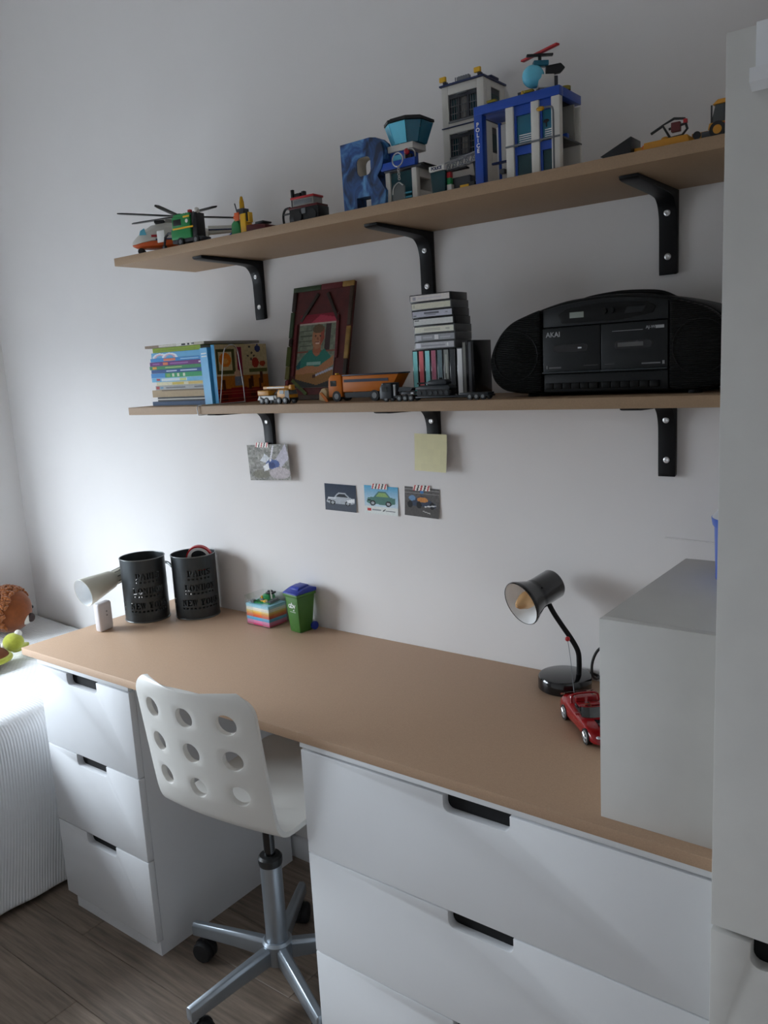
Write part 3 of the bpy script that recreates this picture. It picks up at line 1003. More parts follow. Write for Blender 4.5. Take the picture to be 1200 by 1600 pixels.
text('emblem_letters', 'GDV', .0150, M_w, wb, bm_, bold=.0004, spacing=.85)
G().prism([(-.003, .081), (.003, .081), (.0, .0855)], 'y', -.0311, -.0302).obj('emblem_peak', M_w, wb)
G().prism([(.002, .063), (.008, .067), (.007, .0615)], 'y', -.0296, -.0286).obj('emblem_arrow', M_w, wb)
B(-.011, .012, -.0289, -.0280, .0577, .0586).obj('emblem_line', M_w, wb)
# --- black desk lamp
dl = thing('desk_lamp', 'black gooseneck desk lamp with a round base, before the white box', 'lamp', (1.309, -.066, T))
G().lathe([(.055, 0), (.0565, .002), (.0565, .024), (.054, .028), (.050, .0295), (0.0001, .0297)], 48).obj('base', M_blkgl, dl)
nk = spline([(.027, .012, .028), (.027, .014, .055), (.024, .015, .080), (.010, .014, .105), (-.008, .012, .130), (-.026, .008, .158), (-.036, .004, .180), (-.039, .002, .192)], 8)
G().tube(nk, .0056, 12).obj('gooseneck', M_blk, dl)
# shade axis from mouth to back cap
pm, pb = Vector((-.0652, -.0688, .1941)), Vector((-.0306, .021, .2214))
ax = (pb - pm)
q = ax.to_track_quat('Z', 'Y').to_matrix().to_4x4()
LM = Matrix.Translation(pm) @ q
Ls = ax.length
G().lathe([(.0475, 0), (.0490, .002), (.0490, .006), (.047, .010), (.041, .024), (.0355, .036), (.0330, .044), (.0335, .047), (.0325, .050), (.0325, Ls * .97), (.030, Ls * 1.01), (.0001, Ls * 1.02), (.0001, Ls * 1.0), (.028, Ls * .98), (.0305, Ls * .95), (.0305, .050), (.034, .036), (.039, .024), (.0450, .010)], 44, LM, closed=True).obj('shade', M_blkgl, dl)
G().lathe([(.0472, .0015), (.0447, .010), (.0387, .024), (.0337, .036), (.0300, .052), (.0001, .053), (.0001, .052), (.0290, .051), (.0330, .0355), (.0380, .0235), (.0440, .0098), (.0465, .0015)], 44, LM, closed=True).obj('reflector', M_inner, dl)
G().lathe([(.013, .058), (.0140, .040), (.0175, .030), (.0185, .022), (.0165, .012), (.0085, -.004), (.0035, -.009), (.0001, -.0095)], 28, LM @ Matrix.Translation((0, 0, -.002))).obj('bulb', mat('amber_reflector_bulb', (.60, .36, .17), .22, .2), dl)
G().cyl((-.043, -.002, .192), (-.040, .001, .1795), .0085, n=14).obj('swivel_joint', M_blk, dl)
tag(G().tube(spline([(1.340, -.004, .768), (1.362, -.010, .765), (1.374, -.055, .778), (1.378, -.083, .800), (1.381, -.085, .830), (1.396, -.082, .858), (1.43, -.070, .875), (1.52, -.03, .87)], 8), .0028, 8).obj('power_cord', M_rub), 'black power cord rising behind the desk lamp base', 'cord')
# --- red toy sports car
M_cred = mat('car_red', '8c0d14', .18, var=.03, coat=.6)
M_cgl = mat('dark_car_glass', (.012, .012, .014), .08)
M_alloy = mat('alloy_wheel', (.62, .64, .66), .3, .8)
def sports_car():
    t = thing('toy_sports_car', 'red open-top toy sports car parked beside the lamp base', 'toy car', (1.4395, -.2265, T), R(-45.0))
    t_inv = (Matrix.Translation((1.4395, -.2265, T)) @ Matrix.Rotation(R(-45), 4, 'Z')).inverted()
    # body: stations along x (rear -x, nose +x); each is (x, half width, belt z, deck z)
    st = [(-.091, .030, .026, .034), (-.086, .034, .031, .040), (-.070, .0365, .035, .0455), (-.050, .037, .036, .0455), (-.028, .0362, .034, .040), (.000, .0358, .0325, .0345), (.022, .036, .033, .036), (.045, .037, .0335, .036), (.062, .0370, .031, .0325), (.078, .034, .024, .0255), (.088, .026, .016, .0175), (.0915, .018, .011, .012)]
    vs, n = [], 12
    for x, w, b, d in st:
        zb = .0065 if abs(x) < .08 else .009
        vs += [(x, -w * .90, zb), (x, -w, .013), (x, -w, b * .82), (x, -w * .93, b), (x, -w * .72, d), (x, -w * .3, d + .0005), (x, w * .3, d + .0005), (x, w * .72, d), (x, w * .93, b), (x, w, b * .82), (x, w, .013), (x, w * .90, zb)]
    fs = []
    for i in range(len(st) - 1):
        for k in range(n):
            fs.append((i * n + k, i * n + (k + 1) % n, (i + 1) * n + (k + 1) % n, (i + 1) * n + k))
    fs += [tuple(range(n))[::-1], tuple((len(st) - 1) * n + k for k in range(n))]
    me = G().add(vs, fs).mesh('body', smooth=50)
    o = link('body', me, M_cred, t)
    s = o.modifiers.new('sub', 'SUBSURF')
    s.levels = s.render_levels = 2
    # cockpit tub, seats, wheel, screen, roll hoops
    G().prism(rrect(-.034, .020, -.026, .026, .012), 'z', .033, .0412).obj('cockpit', M_cgl, t, bevel=.001)
    for y in (-.012, .012):
        G().prism(rrect(-.030, -.010, y - .0095, y + .0095, .004), 'z', .0413, .0445).obj('seat', M_cred, t, bevel=.001)
        B(-.034, -.028, y - .0095, y + .0095, .0413, .054).obj('headrest', M_cred, t, bevel=.002)
    G().torus((.006, -.012, .048), .007, .0013, 'x', n=18, m=6).obj('steering_wheel', mat('orange_brown_wheel', '8a3414', .4), t)
    g = G()
    for k in range(9):
        a, b = R(-62 + 124 * k / 8), None
    arc = [(.018 + .012 * math.cos(R(-80 + 160 * k / 10)), .030 * math.sin(R(-80 + 160 * k / 10))) for k in range(11)]
    top = [(p[0] - .012, p[1] * .86) for p in arc]
    m_ = len(arc)
    g.add([(p[0], p[1], .037) for p in arc] + [(p[0], p[1], .052) for p in top] + [(p[0] + .001, p[1], .037) for p in arc] + [(p[0] + .001, p[1], .052) for p in top],
          [(i, i + 1, m_ + i + 1, m_ + i) for i in range(m_ - 1)] + [(2 * m_ + i + 1, 2 * m_ + i, 3 * m_ + i, 3 * m_ + i + 1) for i in range(m_ - 1)])
    g.obj('windscreen', clear_mat('car_screen', (.18, .2, .21), .12), t)
    G().tube([(p[0], p[1], .0525) for p in top], .0012, 6).obj('screen_frame', M_cred, t)
    G().tube(spline([(-.036, -.028, .040), (-.040, -.024, .054), (-.041, 0, .056), (-.040, .024, .054), (-.036, .028, .040)], 6), .0022, 8).obj('roll_bar', M_cred, t)
    G().prism([(-.088, .036), (-.074, .0465), (-.070, .0475), (-.086, .041)], 'y', -.031, .031).obj('spoiler', M_cred, t, bevel=.0008)
    an_ = [t_inv @ Vector(p) for p in ((1.394, -.205, .797), (1.386, -.196, .83), (1.381, -.193, .87), (1.3775, -.197, .910))]
    G().tube(spline(an_, 5), .0006, 6).obj('antenna', M_bgr, t)
    G().ball(an_[-1], .0048).obj('antenna_ball', M_red, t)
    for x in (-.054, .056):
        for s_ in (-1, 1):
            w = G().cyl((x, s_ * .0265, .0148), (x, s_ * .0375, .0148), .0148, n=28).obj('tyre', M_rub, t)
            G().torus((x, s_ * .0376, .0148), .0098, .0012, 'y', n=24, m=6).obj('rim', M_alloy, w)
            sp_ = G()
            for k in range(5):
                a = 2 * PI * k / 5
                sp_.cyl((x, s_ * .0377, .0148), (x + .0095 * math.cos(a), s_ * .0377, .0148 + .0095 * math.sin(a)), .0016, n=6)
            sp_.obj('spokes', M_alloy, w)
    for s_ in (-1, 1):
        G().ball((.079, s_ * .022, .0215), .007, .0042, .0024).obj('headlight', M_alloy, t)
        B(.0885, .0905, s_ * .012 - .004, s_ * .012 + .004, .0095, .012).obj('fog_lamp', M_alloy, t)
        B(.012, .018, s_ * .036 - .004, s_ * .036 + .004, .040, .044).obj('mirror', M_cred, t, bevel=.001)
    G().prism(rrect(.030, .068, -.012, .012, .006), 'z', .0340, .0362).obj('bonnet_vent', M_cgl, t)
    return t
sports_car()
# --- white box on the right end of the desk with a blue tub on it
bx_ = thing('white_box', 'large plain white wooden box on the right end of the desktop', 'box', (1.5700, -.5035, T))
g = G().box(0, .1845, 0, .016, 0, .3163).box(0, .1845, .3918, .4078, 0, .3002).box(0, .016, .016, .3918, 0, .3002).box(.1685, .1845, .016, .3918, 0, .3002)
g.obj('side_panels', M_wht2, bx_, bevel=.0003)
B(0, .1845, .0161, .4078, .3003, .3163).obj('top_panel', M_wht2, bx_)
tb = thing('storage_tub', 'blue translucent plastic tub on the white box, mostly behind the wardrobe', 'tub', (1.702, -.205, T + .3165))
M_tub = mat('blue_plastic', '3f66c4', .3, trans=.15)
g = G().lathe([(.046, 0), (.048, .002), (.051, .090), (.054, .094), (.056, .106), (.054, .1065), (.0525, .097), (.0495, .094), (.0465, .004), (.0001, .003), (.0001, 0)], 40, closed=True)
g.obj('tub', M_tub, tb)
G().lathe([(.0545, .1067), (.045, .118), (.020, .122), (.0001, .122)], 36).obj('lid', mat('tub_lid', (.55, .56, .58), .3), tb)
tag(G().tube([(1.50, -.0023, 1.0813), (1.59, -.0023, 1.079), (1.70, -.0023, 1.077)], .0018, 8).obj('wall_line', M_wall), 'thin white line running along the wall above the white box', 'cable')  # thin raised line in the wall's own colour

# ================================================================== soft toys on the bed
M_fur = mat('brown_plush', '8f4f1c', .95, var=.25, scale=60, bump=.5, bscale=240, sheen=.4)
M_fur2 = mat('smooth_brown_plush', '7c3f14', .95, var=.15, scale=80, bump=.3, bscale=400, sheen=.3)
M_fwh = mat('white_plush', 'd6d2c8', .95, var=.08, scale=90, bump=.3, bscale=300)
M_nose = mat('dark_brown_nose', '33201c', .5)
M_lime = mat('lime_plush', 'a9ad3c', .95, var=.12, scale=90, bump=.3, bscale=300, sheen=.3)
hd = thing('plush_lion', 'shaggy brown soft toy with a dark nose lying on the bed', 'soft toy', (-.788, -.185, .578))
fd = Vector((.80, .42, -.16)).normalized()          # facing direction of the head
G().ball((0, 0, .083), .088, .078, .082, 28, 18).obj('head', M_fur2, hd)
G().ball((-.135, -.04, .065), .11, .085, .065, 24, 14).obj('body', M_fur2, hd)
mane = G()
rnd = random.Random(5)
def tuft(base, n_, r_):
    tg = (Vector((rnd.uniform(-1, 1), rnd.uniform(-1, 1), rnd.uniform(-1.2, .4))))
    tg = (tg - n_ * tg.dot(n_)).normalized()
    l_ = rnd.uniform(.012, .022)
    mane.tube([base - n_ * .003, base + n_ * .005 + tg * l_ * .35, base + n_ * .0065 + tg * l_ * .7, base + n_ * .003 + tg * l_], [r_ * .8, r_, r_ * .7, r_ * .15], 5)
for k in range(900):
    u = rnd.uniform(-1, 1)
    a = rnd.uniform(0, 2 * PI)
    s_ = math.sqrt(1 - u * u)
    n_ = Vector((s_ * math.cos(a), s_ * math.sin(a), u))
    if n_.dot(fd) > .36 or n_.z < -.6:
        continue
    tuft(Vector((n_.x * .087, n_.y * .077, .083 + n_.z * .081)), n_, rnd.uniform(.005, .008))
for k in range(420):
    a, u = rnd.uniform(0, 2 * PI), rnd.uniform(-.1, 1)
    s_ = math.sqrt(1 - u * u)
    n_ = Vector((s_ * math.cos(a), s_ * math.sin(a), u))
    tuft(Vector((-.135 + n_.x * .108, -.04 + n_.y * .083, .065 + n_.z * .063)), n_, rnd.uniform(.005, .008))
mo = mane.obj('mane', M_fur, hd, smooth=80)
mo['kind'] = 'stuff'
G().ball(Vector((0, 0, .066)) + fd * .060, .030, .030, .027, 20, 12).obj('muzzle', M_fwh, hd)
G().ball(Vector((0, 0, .070)) + fd * .087, .010, .015, .0165, 16, 10).obj('nose', M_nose, hd)
er = G().ball((.018, -.072, .092), .026, .014, .030, 18, 12, Matrix.Rotation(R(25), 4, 'Y')).obj('ear', M_fur, hd)
G().torus((.022, -.084, .092), .024, .0032, 'y', n=16, m=6, a0=R(-95), a1=R(50)).obj('ear_lining', M_fwh, er)
for sg in (-1, 1):
    sd_ = fd.cross(Vector((0, 0, 1))).normalized() * sg
    G().ball(Vector((0, 0, .098)) + fd * .074 + sd_ * .030, .007, .007, .007, 12, 8).obj('eye', M_bbl, hd)
tt = thing('plush_turtle', 'small lime green turtle soft toy with bulging white eyes on the bed', 'soft toy', (-.52, -.335, .562))
G().ball((-.035, .035, .052), .033, .033, .031, 24, 16).obj('head', M_lime, tt)
for ex, ey, ez in ((-.030, .052, .078), (-.052, .012, .044)):
    e_ = G().ball((ex, ey, ez), .0125, nu=16, nv=10).obj('eye', M_fwh, tt)
    G().ball((ex - .007, ey - .007, ez - .001), .0072, nu=12, nv=8).obj('pupil', M_bbl, e_)
G().ball((-.025, -.055, .030), .062, .058, .030, 26, 14).obj('shell', mat('shell_brown', '6b3a1a', .9, var=.3, scale=30), tt)
G().torus((-.025, -.055, .024), .060, .010, 'z', n=30, m=10).obj('shell_rim', M_lime, tt)
for (x, y, r_) in ((-.070, .075, 30), (.03, -.105, 20), (-.085, -.08, -20)):
    G().ball((x, y, .016), .046, .017, .010, 18, 10, Matrix.Rotation(R(r_ + 90), 4, 'Z')).obj('flipper', M_lime, tt)
# ================================================================== lower shelf
# --- stack of picture books
def spine_canvas(base, marks, n=72, h=6, seed=1):
    c = Canvas(n, h, base).noise(.05, seed, k=2)
    for (a, b, lo, hi, col) in marks:
        c.rect(a, b, lo, hi, col)
    return c
M_pages = mat('book_pages', 'cfc8b8', .85, var=.08, scale=300, stretch=(1, 1, 6))
BK = [  # from the shelf up: thickness, left x, right x, depth, spine colour, spine marks, cover colour, label
    (.0112, .186, .402, .165, '2c4a6e', [(.05, .9, .35, .6, '34557c')], '2c4a6e', 'navy blue hardback at the very bottom of the book stack'),
    (.0112, .211, .402, .160, '1b1d22', [(.0, 1, .38, .62, 'c9c7c0')], '22242a', 'black book with a white line on its spine, second from the bottom'),
    (.0190, .188, .402, .165, 'b19a76', [(0, 1, .3, .38, '7b6648'), (0, 1, .6, .7, 'd8c6a4'), (.2, 1, .85, .92, '7b6648')], 'a58d68', 'thick tan bundle of booklets low in the book stack'),
    (.0116, .206, .402, .160, 'a9aaa8', [(.02, .08, .25, .8, 'b23a3a'), (.1, .17, .3, .7, '5b8fae'), (.22, .62, .4, .6, '6e7072'), (.8, .98, .4, .6, '6e7072')], 'b9b9b4', 'grey book with a red mark on its spine in the stack'),
    (.0092, .210, .402, .155, 'd9d3b0', [(.35, .6, .2, .8, 'c9b34e'), (.7, .98, .2, .8, 'd1b765')], 'd9d3b0', 'cream and yellow book in the middle of the book stack'),
    (.0108, .193, .402, .165, '6fb4d8', [(.1, .16, .3, .8, 'b83a44'), (.2, .7, .2, .9, 'd5e3e6'), (.55, .68, .1, .9, 'c7d488')], '6fb4d8', 'pale blue and white book under the green one in the stack'),
    (.0124, .193, .402, .165, '2f9b63', [(0, .28, 0, 1, '3d8fd0'), (.3, .38, .1, .9, '79a85a'), (.42, .46, .1, .9, 'd3dfc4'), (.52, .56, .1, .9, 'd3dfc4'), (.62, .66, .1, .9, 'd3dfc4')], '2d8f5c', 'book with a half blue, half green spine in the stack'),
    (.0094, .193, .402, .160, '20508c', [(.3, .52, .3, .7, 'bcd0e2'), (.58, .9, .3, .7, 'bcd0e2')], '20508c', 'dark blue book with white lettering on its spine in the stack'),
    (.0092, .189, .402, .165, '3d8a57', [(.05, .14, .1, .9, 'e0a43c'), (.3, .62, .3, .7, '9fc07a')], '3d8a57', 'green book with an orange dot on its spine in the stack'),
    (.0108, .190, .402, .165, '6d2a78', [(.05, .2, .35, .65, '9a5fa3'), (.26, .36, .2, .8, 'd8794a'), (.4, .75, .4, .6, '9a5fa3'), (.94, .99, .3, .7, 'e6d8e6')], '6d2a78', 'purple book in the upper part of the book stack'),
    (.0094, .196, .402, .160, '3f8ccb', [(.26, .5, .1, .9, 'dc7c56'), (.6, .95, .3, .7, '8fc0e2')], '3f8ccb', 'blue book with an orange patch on its spine in the stack'),
    (.0145, .199, .402, .160, '66abd6', [], '66abd6', 'thick light blue book with a white rainbow on its spine'),
    (.0122, .209, .402, .150, '8aa428', [(.05, .9, .4, .55, '7c9722')], '8aa428', 'lime green book near the top of the book stack')]
z = LS
YB = -.205
for k, (th, x0, x1, dp, col, marks, cov, lb) in enumerate(BK):
    t = thing('picture_book', lb, 'book', ((x0 + x1) / 2, YB, z + .0002), R([0, 1.2, -.8, .6, -1, .4, .9, -.6, .5, -.4, .8, -1.2, .6][k]) * .6, 'picture books in the lying stack')
    w = x1 - x0 - .003
    th -= .0004
    mc = mat('cover_' + cov, cov, .4, var=.06, scale=25)
    sx = w / 2
    G().box(-sx, sx, 0, dp, 0, .0013).box(-sx, sx, 0, dp, th - .0013, th).obj('cover', mc, t)
    B(-sx + .002, sx - .002, .0012, dp - .003, .0014, th - .0014).obj('pages', M_pages, t)
    cv = spine_canvas(col, marks, seed=k + 1)
    if k == 11:
        cv = Canvas(90, 12, col)
        for cx_, cc in ((.18, 'e8e6ea'), (.38, 'e8e6ea')):
            for rr, c2 in ((.16, 'dfe9ef'), (.115, 'd9a7b4'), (.08, '66abd6')):
                cv.fill((((cv.X - cx_) / rr) ** 2 + ((cv.Y - .05) / (rr * 5.2)) ** 2 < 1), c2)
    sheet('spine', cv, w, th, M_gprint, t, Matrix.Translation((-sx, -.0008, 0)), thick=.0016)
    z += th + .0004
mg = thing('magazine', 'thin black and white magazine lying on top of the book stack', 'magazine', (.186, YB - .006, z + .0002), R(0))
cv = Canvas(90, 6, 'b9b2a4').rect(0, .25, 0, 1, '8f7b68').rect(.25, .55, .3, .8, 'cfcac0').rect(.55, .82, 0, 1, 'd9d6d0').rect(.63, .70, .1, .9, '26262a').rect(.73, .77, .1, .9, '26262a').rect(.80, .84, .3, .8, '55555a').noise(.12, 5)
B(0, .236, .0005, .19, 0, .0068).obj('pages', mat('magazine_cover', '8d867a', .5, var=.1), mg)
sheet('spine', cv, .236, .0068, M_gprint, mg, Matrix.Translation((0, -.0008, 0)), thick=.0012)
# --- upright books at the right of the stack
def upright(x0, x1, y0, dp, h, spine, lb, label_cover=None, lean=0):
    t = thing('picture_book', lb, 'book', (x0, y0, LS + .0002), group='upright picture books')
    t.rotation_euler = (0, R(lean), 0)
    th = x1 - x0
    mc = mat('cover_' + spine, spine, .4, var=.06, scale=25)
    G().box(0, .0012, 0, dp, 0, h).box(th - .0012, th, 0, dp, 0, h).box(.0012, th - .0012, 0, .0012, 0, h).obj('cover', mc, t)
    B(.0014, th - .0014, .0014, dp - .003, .002, h - .002).obj('pages', M_pages, t)
    return t
upright(.4075, .4165, -.212, .15, .139, '3f9ad0', 'slim blue upright book, left of the two beside the stack', lean=-2.0)
b2 = upright(.4215, .4465, -.222, .15, .1405, '4fa6d6', 'thicker blue upright book, right of the two beside the stack', lean=-2.0)
for zz, cc in ((.125, 'dce9ee'), (.118, 'dce9ee')):
    B(.003, .022, -.0006, -.0001, zz, zz + .003).obj('spine_mark', mat('spine_mark_white', cc, .5), b2)
bc = thing('board_book', 'children\'s board book with a red and cream picture cover behind the wire bookend', 'book', (.4495, -.216, LS + .0002))
cv = Canvas(72, 64, 'bfae86')
cv.rect(0, 1, 0, .47, 'b06a22').rect(0, 1, 0, .25, '7a1a16').rect(0, 1, .0, .04, '8f2a1c')
cv.rect(.02, .36, .5, .92, '4b4a24').rect(.06, .31, .56, .88, 'cdbb8d').ell(.18, .74, .11, .12, 'd87a28').ell(.18, .72, .05, .05, 'e0a050')
cv.rect(.40, .50, .42, .95, '8a1f3c').ell(.40, .50, .07, .06, 'cfa98c').rect(.33, .5, .3, .46, '7f8594').rect(.25, .55, .1, .26, '8c1820')
cv.rect(.62, .98, .52, .58, '5a5c28').ell(.76, .68, .07, .09, '9c2c1c').ell(.9, .66, .06, .05, '9c3a1c').ell(.82, .92, .06, .06, '2b3566').rect(.80, .84, .9, 1, '2b3566')
for (x, y) in ((.66, .95), (.7, .85), (.62, .8), (.68, .74), (.74, .8)):
    cv.ell(x, y, .018, .02, '3a3432')
for (x, y) in ((.1, .3), (.6, .3), (.64, .36), (.8, .3), (.84, .42)):
    cv.rect(x, x + .05, y - .1, y + .1, '4a2412')
for (x, y) in ((.62, .12), (.82, .16), (.08, .1)):
    cv.rect(x, x + .1, y - .06, y + .06, '4c100e')
for y in (.08, .16, .21):
    cv.rect(.0, 1, y, y + .012, 'a04a34')
cv.noise(.1, 3, k=2)
H_ = .1465
B(0, .0135, 0, .178, 0, H_).obj('board_pages', mat('board_edge_blue', '4a9fd2', .5), bc, bevel=.001)
sheet('cover_picture', cv, .178, H_, M_gprint, bc, Matrix.Translation((.0139, 0, 0)) @ Matrix.Rotation(R(90), 4, 'Z'), thick=.0003)
# --- wire bookend clamped to the shelf
XB = .4695
be = spline([(XB - .004, -.214, LS + .004), (XB - .002, -.206, LS + .05), (XB, -.198, LS + .105), (XB, -.190, LS + .132), (XB, -.176, LS + .1435), (XB, -.158, LS + .1435), (XB, -.146, LS + .130), (XB, -.142, LS + .10), (XB, -.136, LS + .05), (XB, -.134, LS + .0025)], 8)
base = spline([(XB, -.134, LS + .0025), (XB, -.150, LS + .0018), (XB, -.220, LS + .0018), (XB - .016, -.260, LS + .0018), (XB - .024, -.2703, LS - .001), (XB - .024, -.2706, LS - .019), (XB - .026, -.262, LS - .0222), (XB - .032, -.235, LS - .0222)], 6)
tag(G().tube(be + base[1:], .0016, 8).obj('wire_bookend', M_chrome), 'chrome wire bookend clipped over the lower shelf edge beside the books', 'bookend')

# --- collage picture frame leaning on the wall
pf = thing('framed_portrait', 'handmade dark red picture frame with a child\'s portrait, leaning on the wall', 'picture frame', (.574, -.098, LS + .0005), rot=(R(-13.8), 0, 0))
FW, FH = .197, .284
M_fr1 = mat('maroon_board', '4e1c1a', .75, var=.3, scale=30, bump=.2)
B(0, FW, 0, .006, 0, FH).obj('backing_board', M_fr1, pf)
fr = {'a': '3b2a1c', 'b': '4f5a2a', 'c': '5e1c1f', 'd': '6d6a3c', 'e': '2c2018', 'f': '8a6a32', 'g': '35452c'}
strips = [(0, .012, .0, .05, 'c'), (-.003, .011, .052, .085, 'd'), (-.004, .010, .086, .135, 'b'), (0, .011, .137, .155, 'e'), (-.002, .010, .157, .222, 'g'), (0, .012, .224, FH - .012, 'e'),
          (FW - .011, FW, .0, .095, 'e'), (FW - .012, FW + .001, .097, .175, 'f'), (FW - .011, FW, .178, FH - .012, 'a'),
          (0, .092, FH - .012, FH, 'g'), (.093, .16, FH - .013, FH + .001, 'c'), (.161, FW, FH - .012, FH + .001, 'f'), (.012, FW - .012, 0, .012, 'a')]
for (a, b, c0, c1, k) in strips:
    B(a, b, -.004, -.0002, c0, c1).obj('frame_strip', mat('strip_' + k, fr[k], .7, var=.3, scale=50, bump=.2), pf, bevel=.001)
for (p, q, k) in (((.085, .262), (.035, .196), 'e'), ((.115, .262), (.158, .190), 'e'), ((.155, .205), (.160, .10), 'c'), ((.022, .05), (.075, .013), 'b'), ((.020, .19), (.022, .06), 'c')):
    d = Vector((q[0] - p[0], q[1] - p[1]))
    n_ = Vector((-d.y, d.x)).normalized() * .0042
    G().prism([(p[0] + n_.x, p[1] + n_.y), (q[0] + n_.x, q[1] + n_.y), (q[0] - n_.x, q[1] - n_.y), (p[0] - n_.x, p[1] - n_.y)], 'y', -.0038, -.0002).obj('frame_stick', mat('strip_' + k, fr[k], .7), pf, bevel=.0008)
cv = Canvas(64, 92, '6d7463')
cv.noise(.25, 4, k=4).noise(.12, 5)
cv.rect(.0, 1, .88, 1, '7a1d2c').poly([(.3, .88), (.55, .985), (1, .93), (1, .88)], 'a23448').rect(.0, 1, .86, .885, 'a99c90')
cv.rect(.72, .86, .5, .86, '3a2a2a').rect(0, 1, .48, .5, '7a4a3c')
for y in (.56, .63, .7, .77):
    cv.rect(.04, .36, y, y + .012, '485042')
cv.poly([(.0, .30), (.18, .44), (.36, .52), (.44, .47), (.60, .47), (.72, .52), (.90, .42), (.95, .3), (.6, .2), (.1, .2)], '2a6f62')
cv.poly([(.0, .30), (.1, .38), (.12, .26), (.02, .26)], '1d4f52')
cv.poly([(.42, .5), (.62, .5), (.6, .44), (.52, .42), (.45, .45)], '9a6246').rect(.42, .62, .47, .56, '96593e')
cv.poly([(.0, .12), (.0, .24), (.3, .30), (.6, .28), (.98, .42), (1, .30), (.7, .2), (.3, .16)], 'a06c48')
cv.rect(.28, .66, .30, .345, '7fa49a')
cv.poly([(0, 0), (1, 0), (1, .24), (.5, .2), (0, .18)], '8a6232').poly([(.55, .18), (1, .27), (1, .235), (.55, .15)], 'a9a7b4').rect(.47, .54, .13, .17, '4a2c1c').poly([(0, 0), (1, 0), (1, .1), (.6, .03), (0, .12)], '31302c')
cv.ell(.52, .68, .15, .16, '9c6a4c').poly([(.60, .56), (.70, .66), (.68, .80), (.6, .82)], '8a4434').ell(.52, .795, .15, .06, '5c4a34')
cv.ell(.46, .70, .022, .012, '3c2a24').ell(.59, .70, .022, .012, '3c2a24').ell(.525, .66, .02, .02, '7f4f3a').poly([(.46, .615), (.60, .62), (.57, .59), (.49, .588)], 'c9a894').poly([(.45, .62), (.61, .625), (.6, .615), (.46, .61)], '6a342c')
cv.noise(.08, 7)
sheet('portrait_print', cv, .122, .182, M_gprint, pf, Matrix.Translation((.032, -.0024, .030)), thick=.002)

# --- toy vehicles: helpers
def wheel(parent, x, y, z, r, w, hub=None, name='wheel'):
    o = G().cyl((x, y - w / 2, z), (x, y + w / 2, z), r, n=18).obj(name, M_rub, parent)
    G().cyl((x, y - w / 2 - .0006, z), (x, y - w / 2 + .0004, z), r * .55, n=14).obj('hub', hub or M_hub, o)
    return o
M_tor = mat('truck_orange', 'bd6606', .45, var=.04, spec=.3)
M_hub = mat('grey_hub', '85888a', .45, var=.05)
M_tyl = mat('truck_yellow', 'c08420', .4, var=.04)
M_tdk = mat('truck_dark', '1d2329', .4, var=.06)
M_tblu = mat('truck_navy', '20293f', .4, var=.06)
M_twh = mat('truck_white', 'c9cac8', .4, var=.04)
M_beige = mat('plough_beige', 'b49a72', .6, var=.1)
M_wg = mat('truck_window', (.05, .055, .055), .12)
# --- mobile crane
t = thing('toy_crane_truck', 'small yellow toy mobile crane on a white chassis, nearest the books', 'toy truck', (.686, -.235, LS + .0002), R(-4))
B(-.054, .054, -.014, .014, .009, .0125).obj('chassis', M_tdk, t)
B(-.050, .012, -.0155, .0155, .0127, .019).obj('deck', M_twh, t, bevel=.001)
G().prism([(-.052, .0095), (-.046, .0185), (-.042, .0185), (-.042, .0095)], 'y', -.017, -.0156).obj('outrigger', M_twh, t)
B(-.012, .004, -.0170, -.0156, .0095, .018).obj('outrigger', M_twh, t)
cab = G().prism([(.014, .0127), (.0535, .0127), (.0535, .022), (.048, .0325), (.020, .0325), (.014, .026)], 'y', -.0145, .0145).obj('cab', M_tyl, t, bevel=.0015)
B(.024, .0375, -.0152, -.0147, .0225, .0305).obj('side_window', M_wg, cab)
G().prism([(.0545, .021), (.0495, .031), (.0488, .031), (.0538, .021)], 'y', -.0125, .0125).obj('windscreen', M_wg, cab)
B(.0410, .0545, -.0150, -.0147, .0128, .0300).obj('cab_dark_panel', M_tdk, cab)  # darker panel over the front end of the cab side
B(-.055, -.016, -.0135, .0135, .0195, .0315).obj('superstructure', M_tyl, t, bevel=.002)
bo = B(-.044, .045, -.0045, .0045, .0335, .0400).obj('boom', M_tyl, t, bevel=.0008)
B(.0455, .0545, -.0055, .0055, .0300, .0420).obj('boom_head', M_tyl, bo, bevel=.001)
B(-.030, .030, -.0052, -.0047, .0355, .0385).obj('boom_stripe', M_twh, bo)
G().cyl((-.010, 0, .022), (.012, 0, .0335), .0022, n=8).obj('boom_ram', M_bgr, t)
for x in (-.039, -.022, .020, .041):
    for s_ in (-1, 1):
        wheel(t, x, s_ * .0135, .0078, .0078, .0055)
# --- orange snow plough lorry
t = thing('toy_dump_truck', 'orange toy tipper lorry with a snow plough, before the picture frame', 'toy truck', (.918, -.190, LS + .0002), R(2))
B(-.085, .092, -.013, .013, .012, .018).obj('chassis', M_tdk, t)
cab = G().prism([(-.096, .010), (-.058, .010), (-.058, .0585), (-.086, .0585), (-.0935, .052), (-.096, .034)], 'y', -.021, .021).obj('cab', M_tor, t, bevel=.002)
B(-.0885, -.072, -.0218, -.0211, .034, .0460).obj('side_window', M_wg, cab)
G().prism([(-.0968, .034), (-.0945, .0490), (-.0938, .0490), (-.0960, .034)], 'y', -.018, .018).obj('windscreen', M_wg, cab)
B(-.088, -.082, -.004, .004, .0586, .062).obj('beacon', M_yel, cab, bevel=.001)
bd = G().prism([(-.054, .0205), (.070, .0205), (.094, .055), (-.054, .055)], 'y', -.0215, .0215).obj('tipper_body', M_tor, t, bevel=.0012)
B(-.050, .068, -.0225, -.0216, .0415, .0475).obj('body_recess', M_tblu, bd)
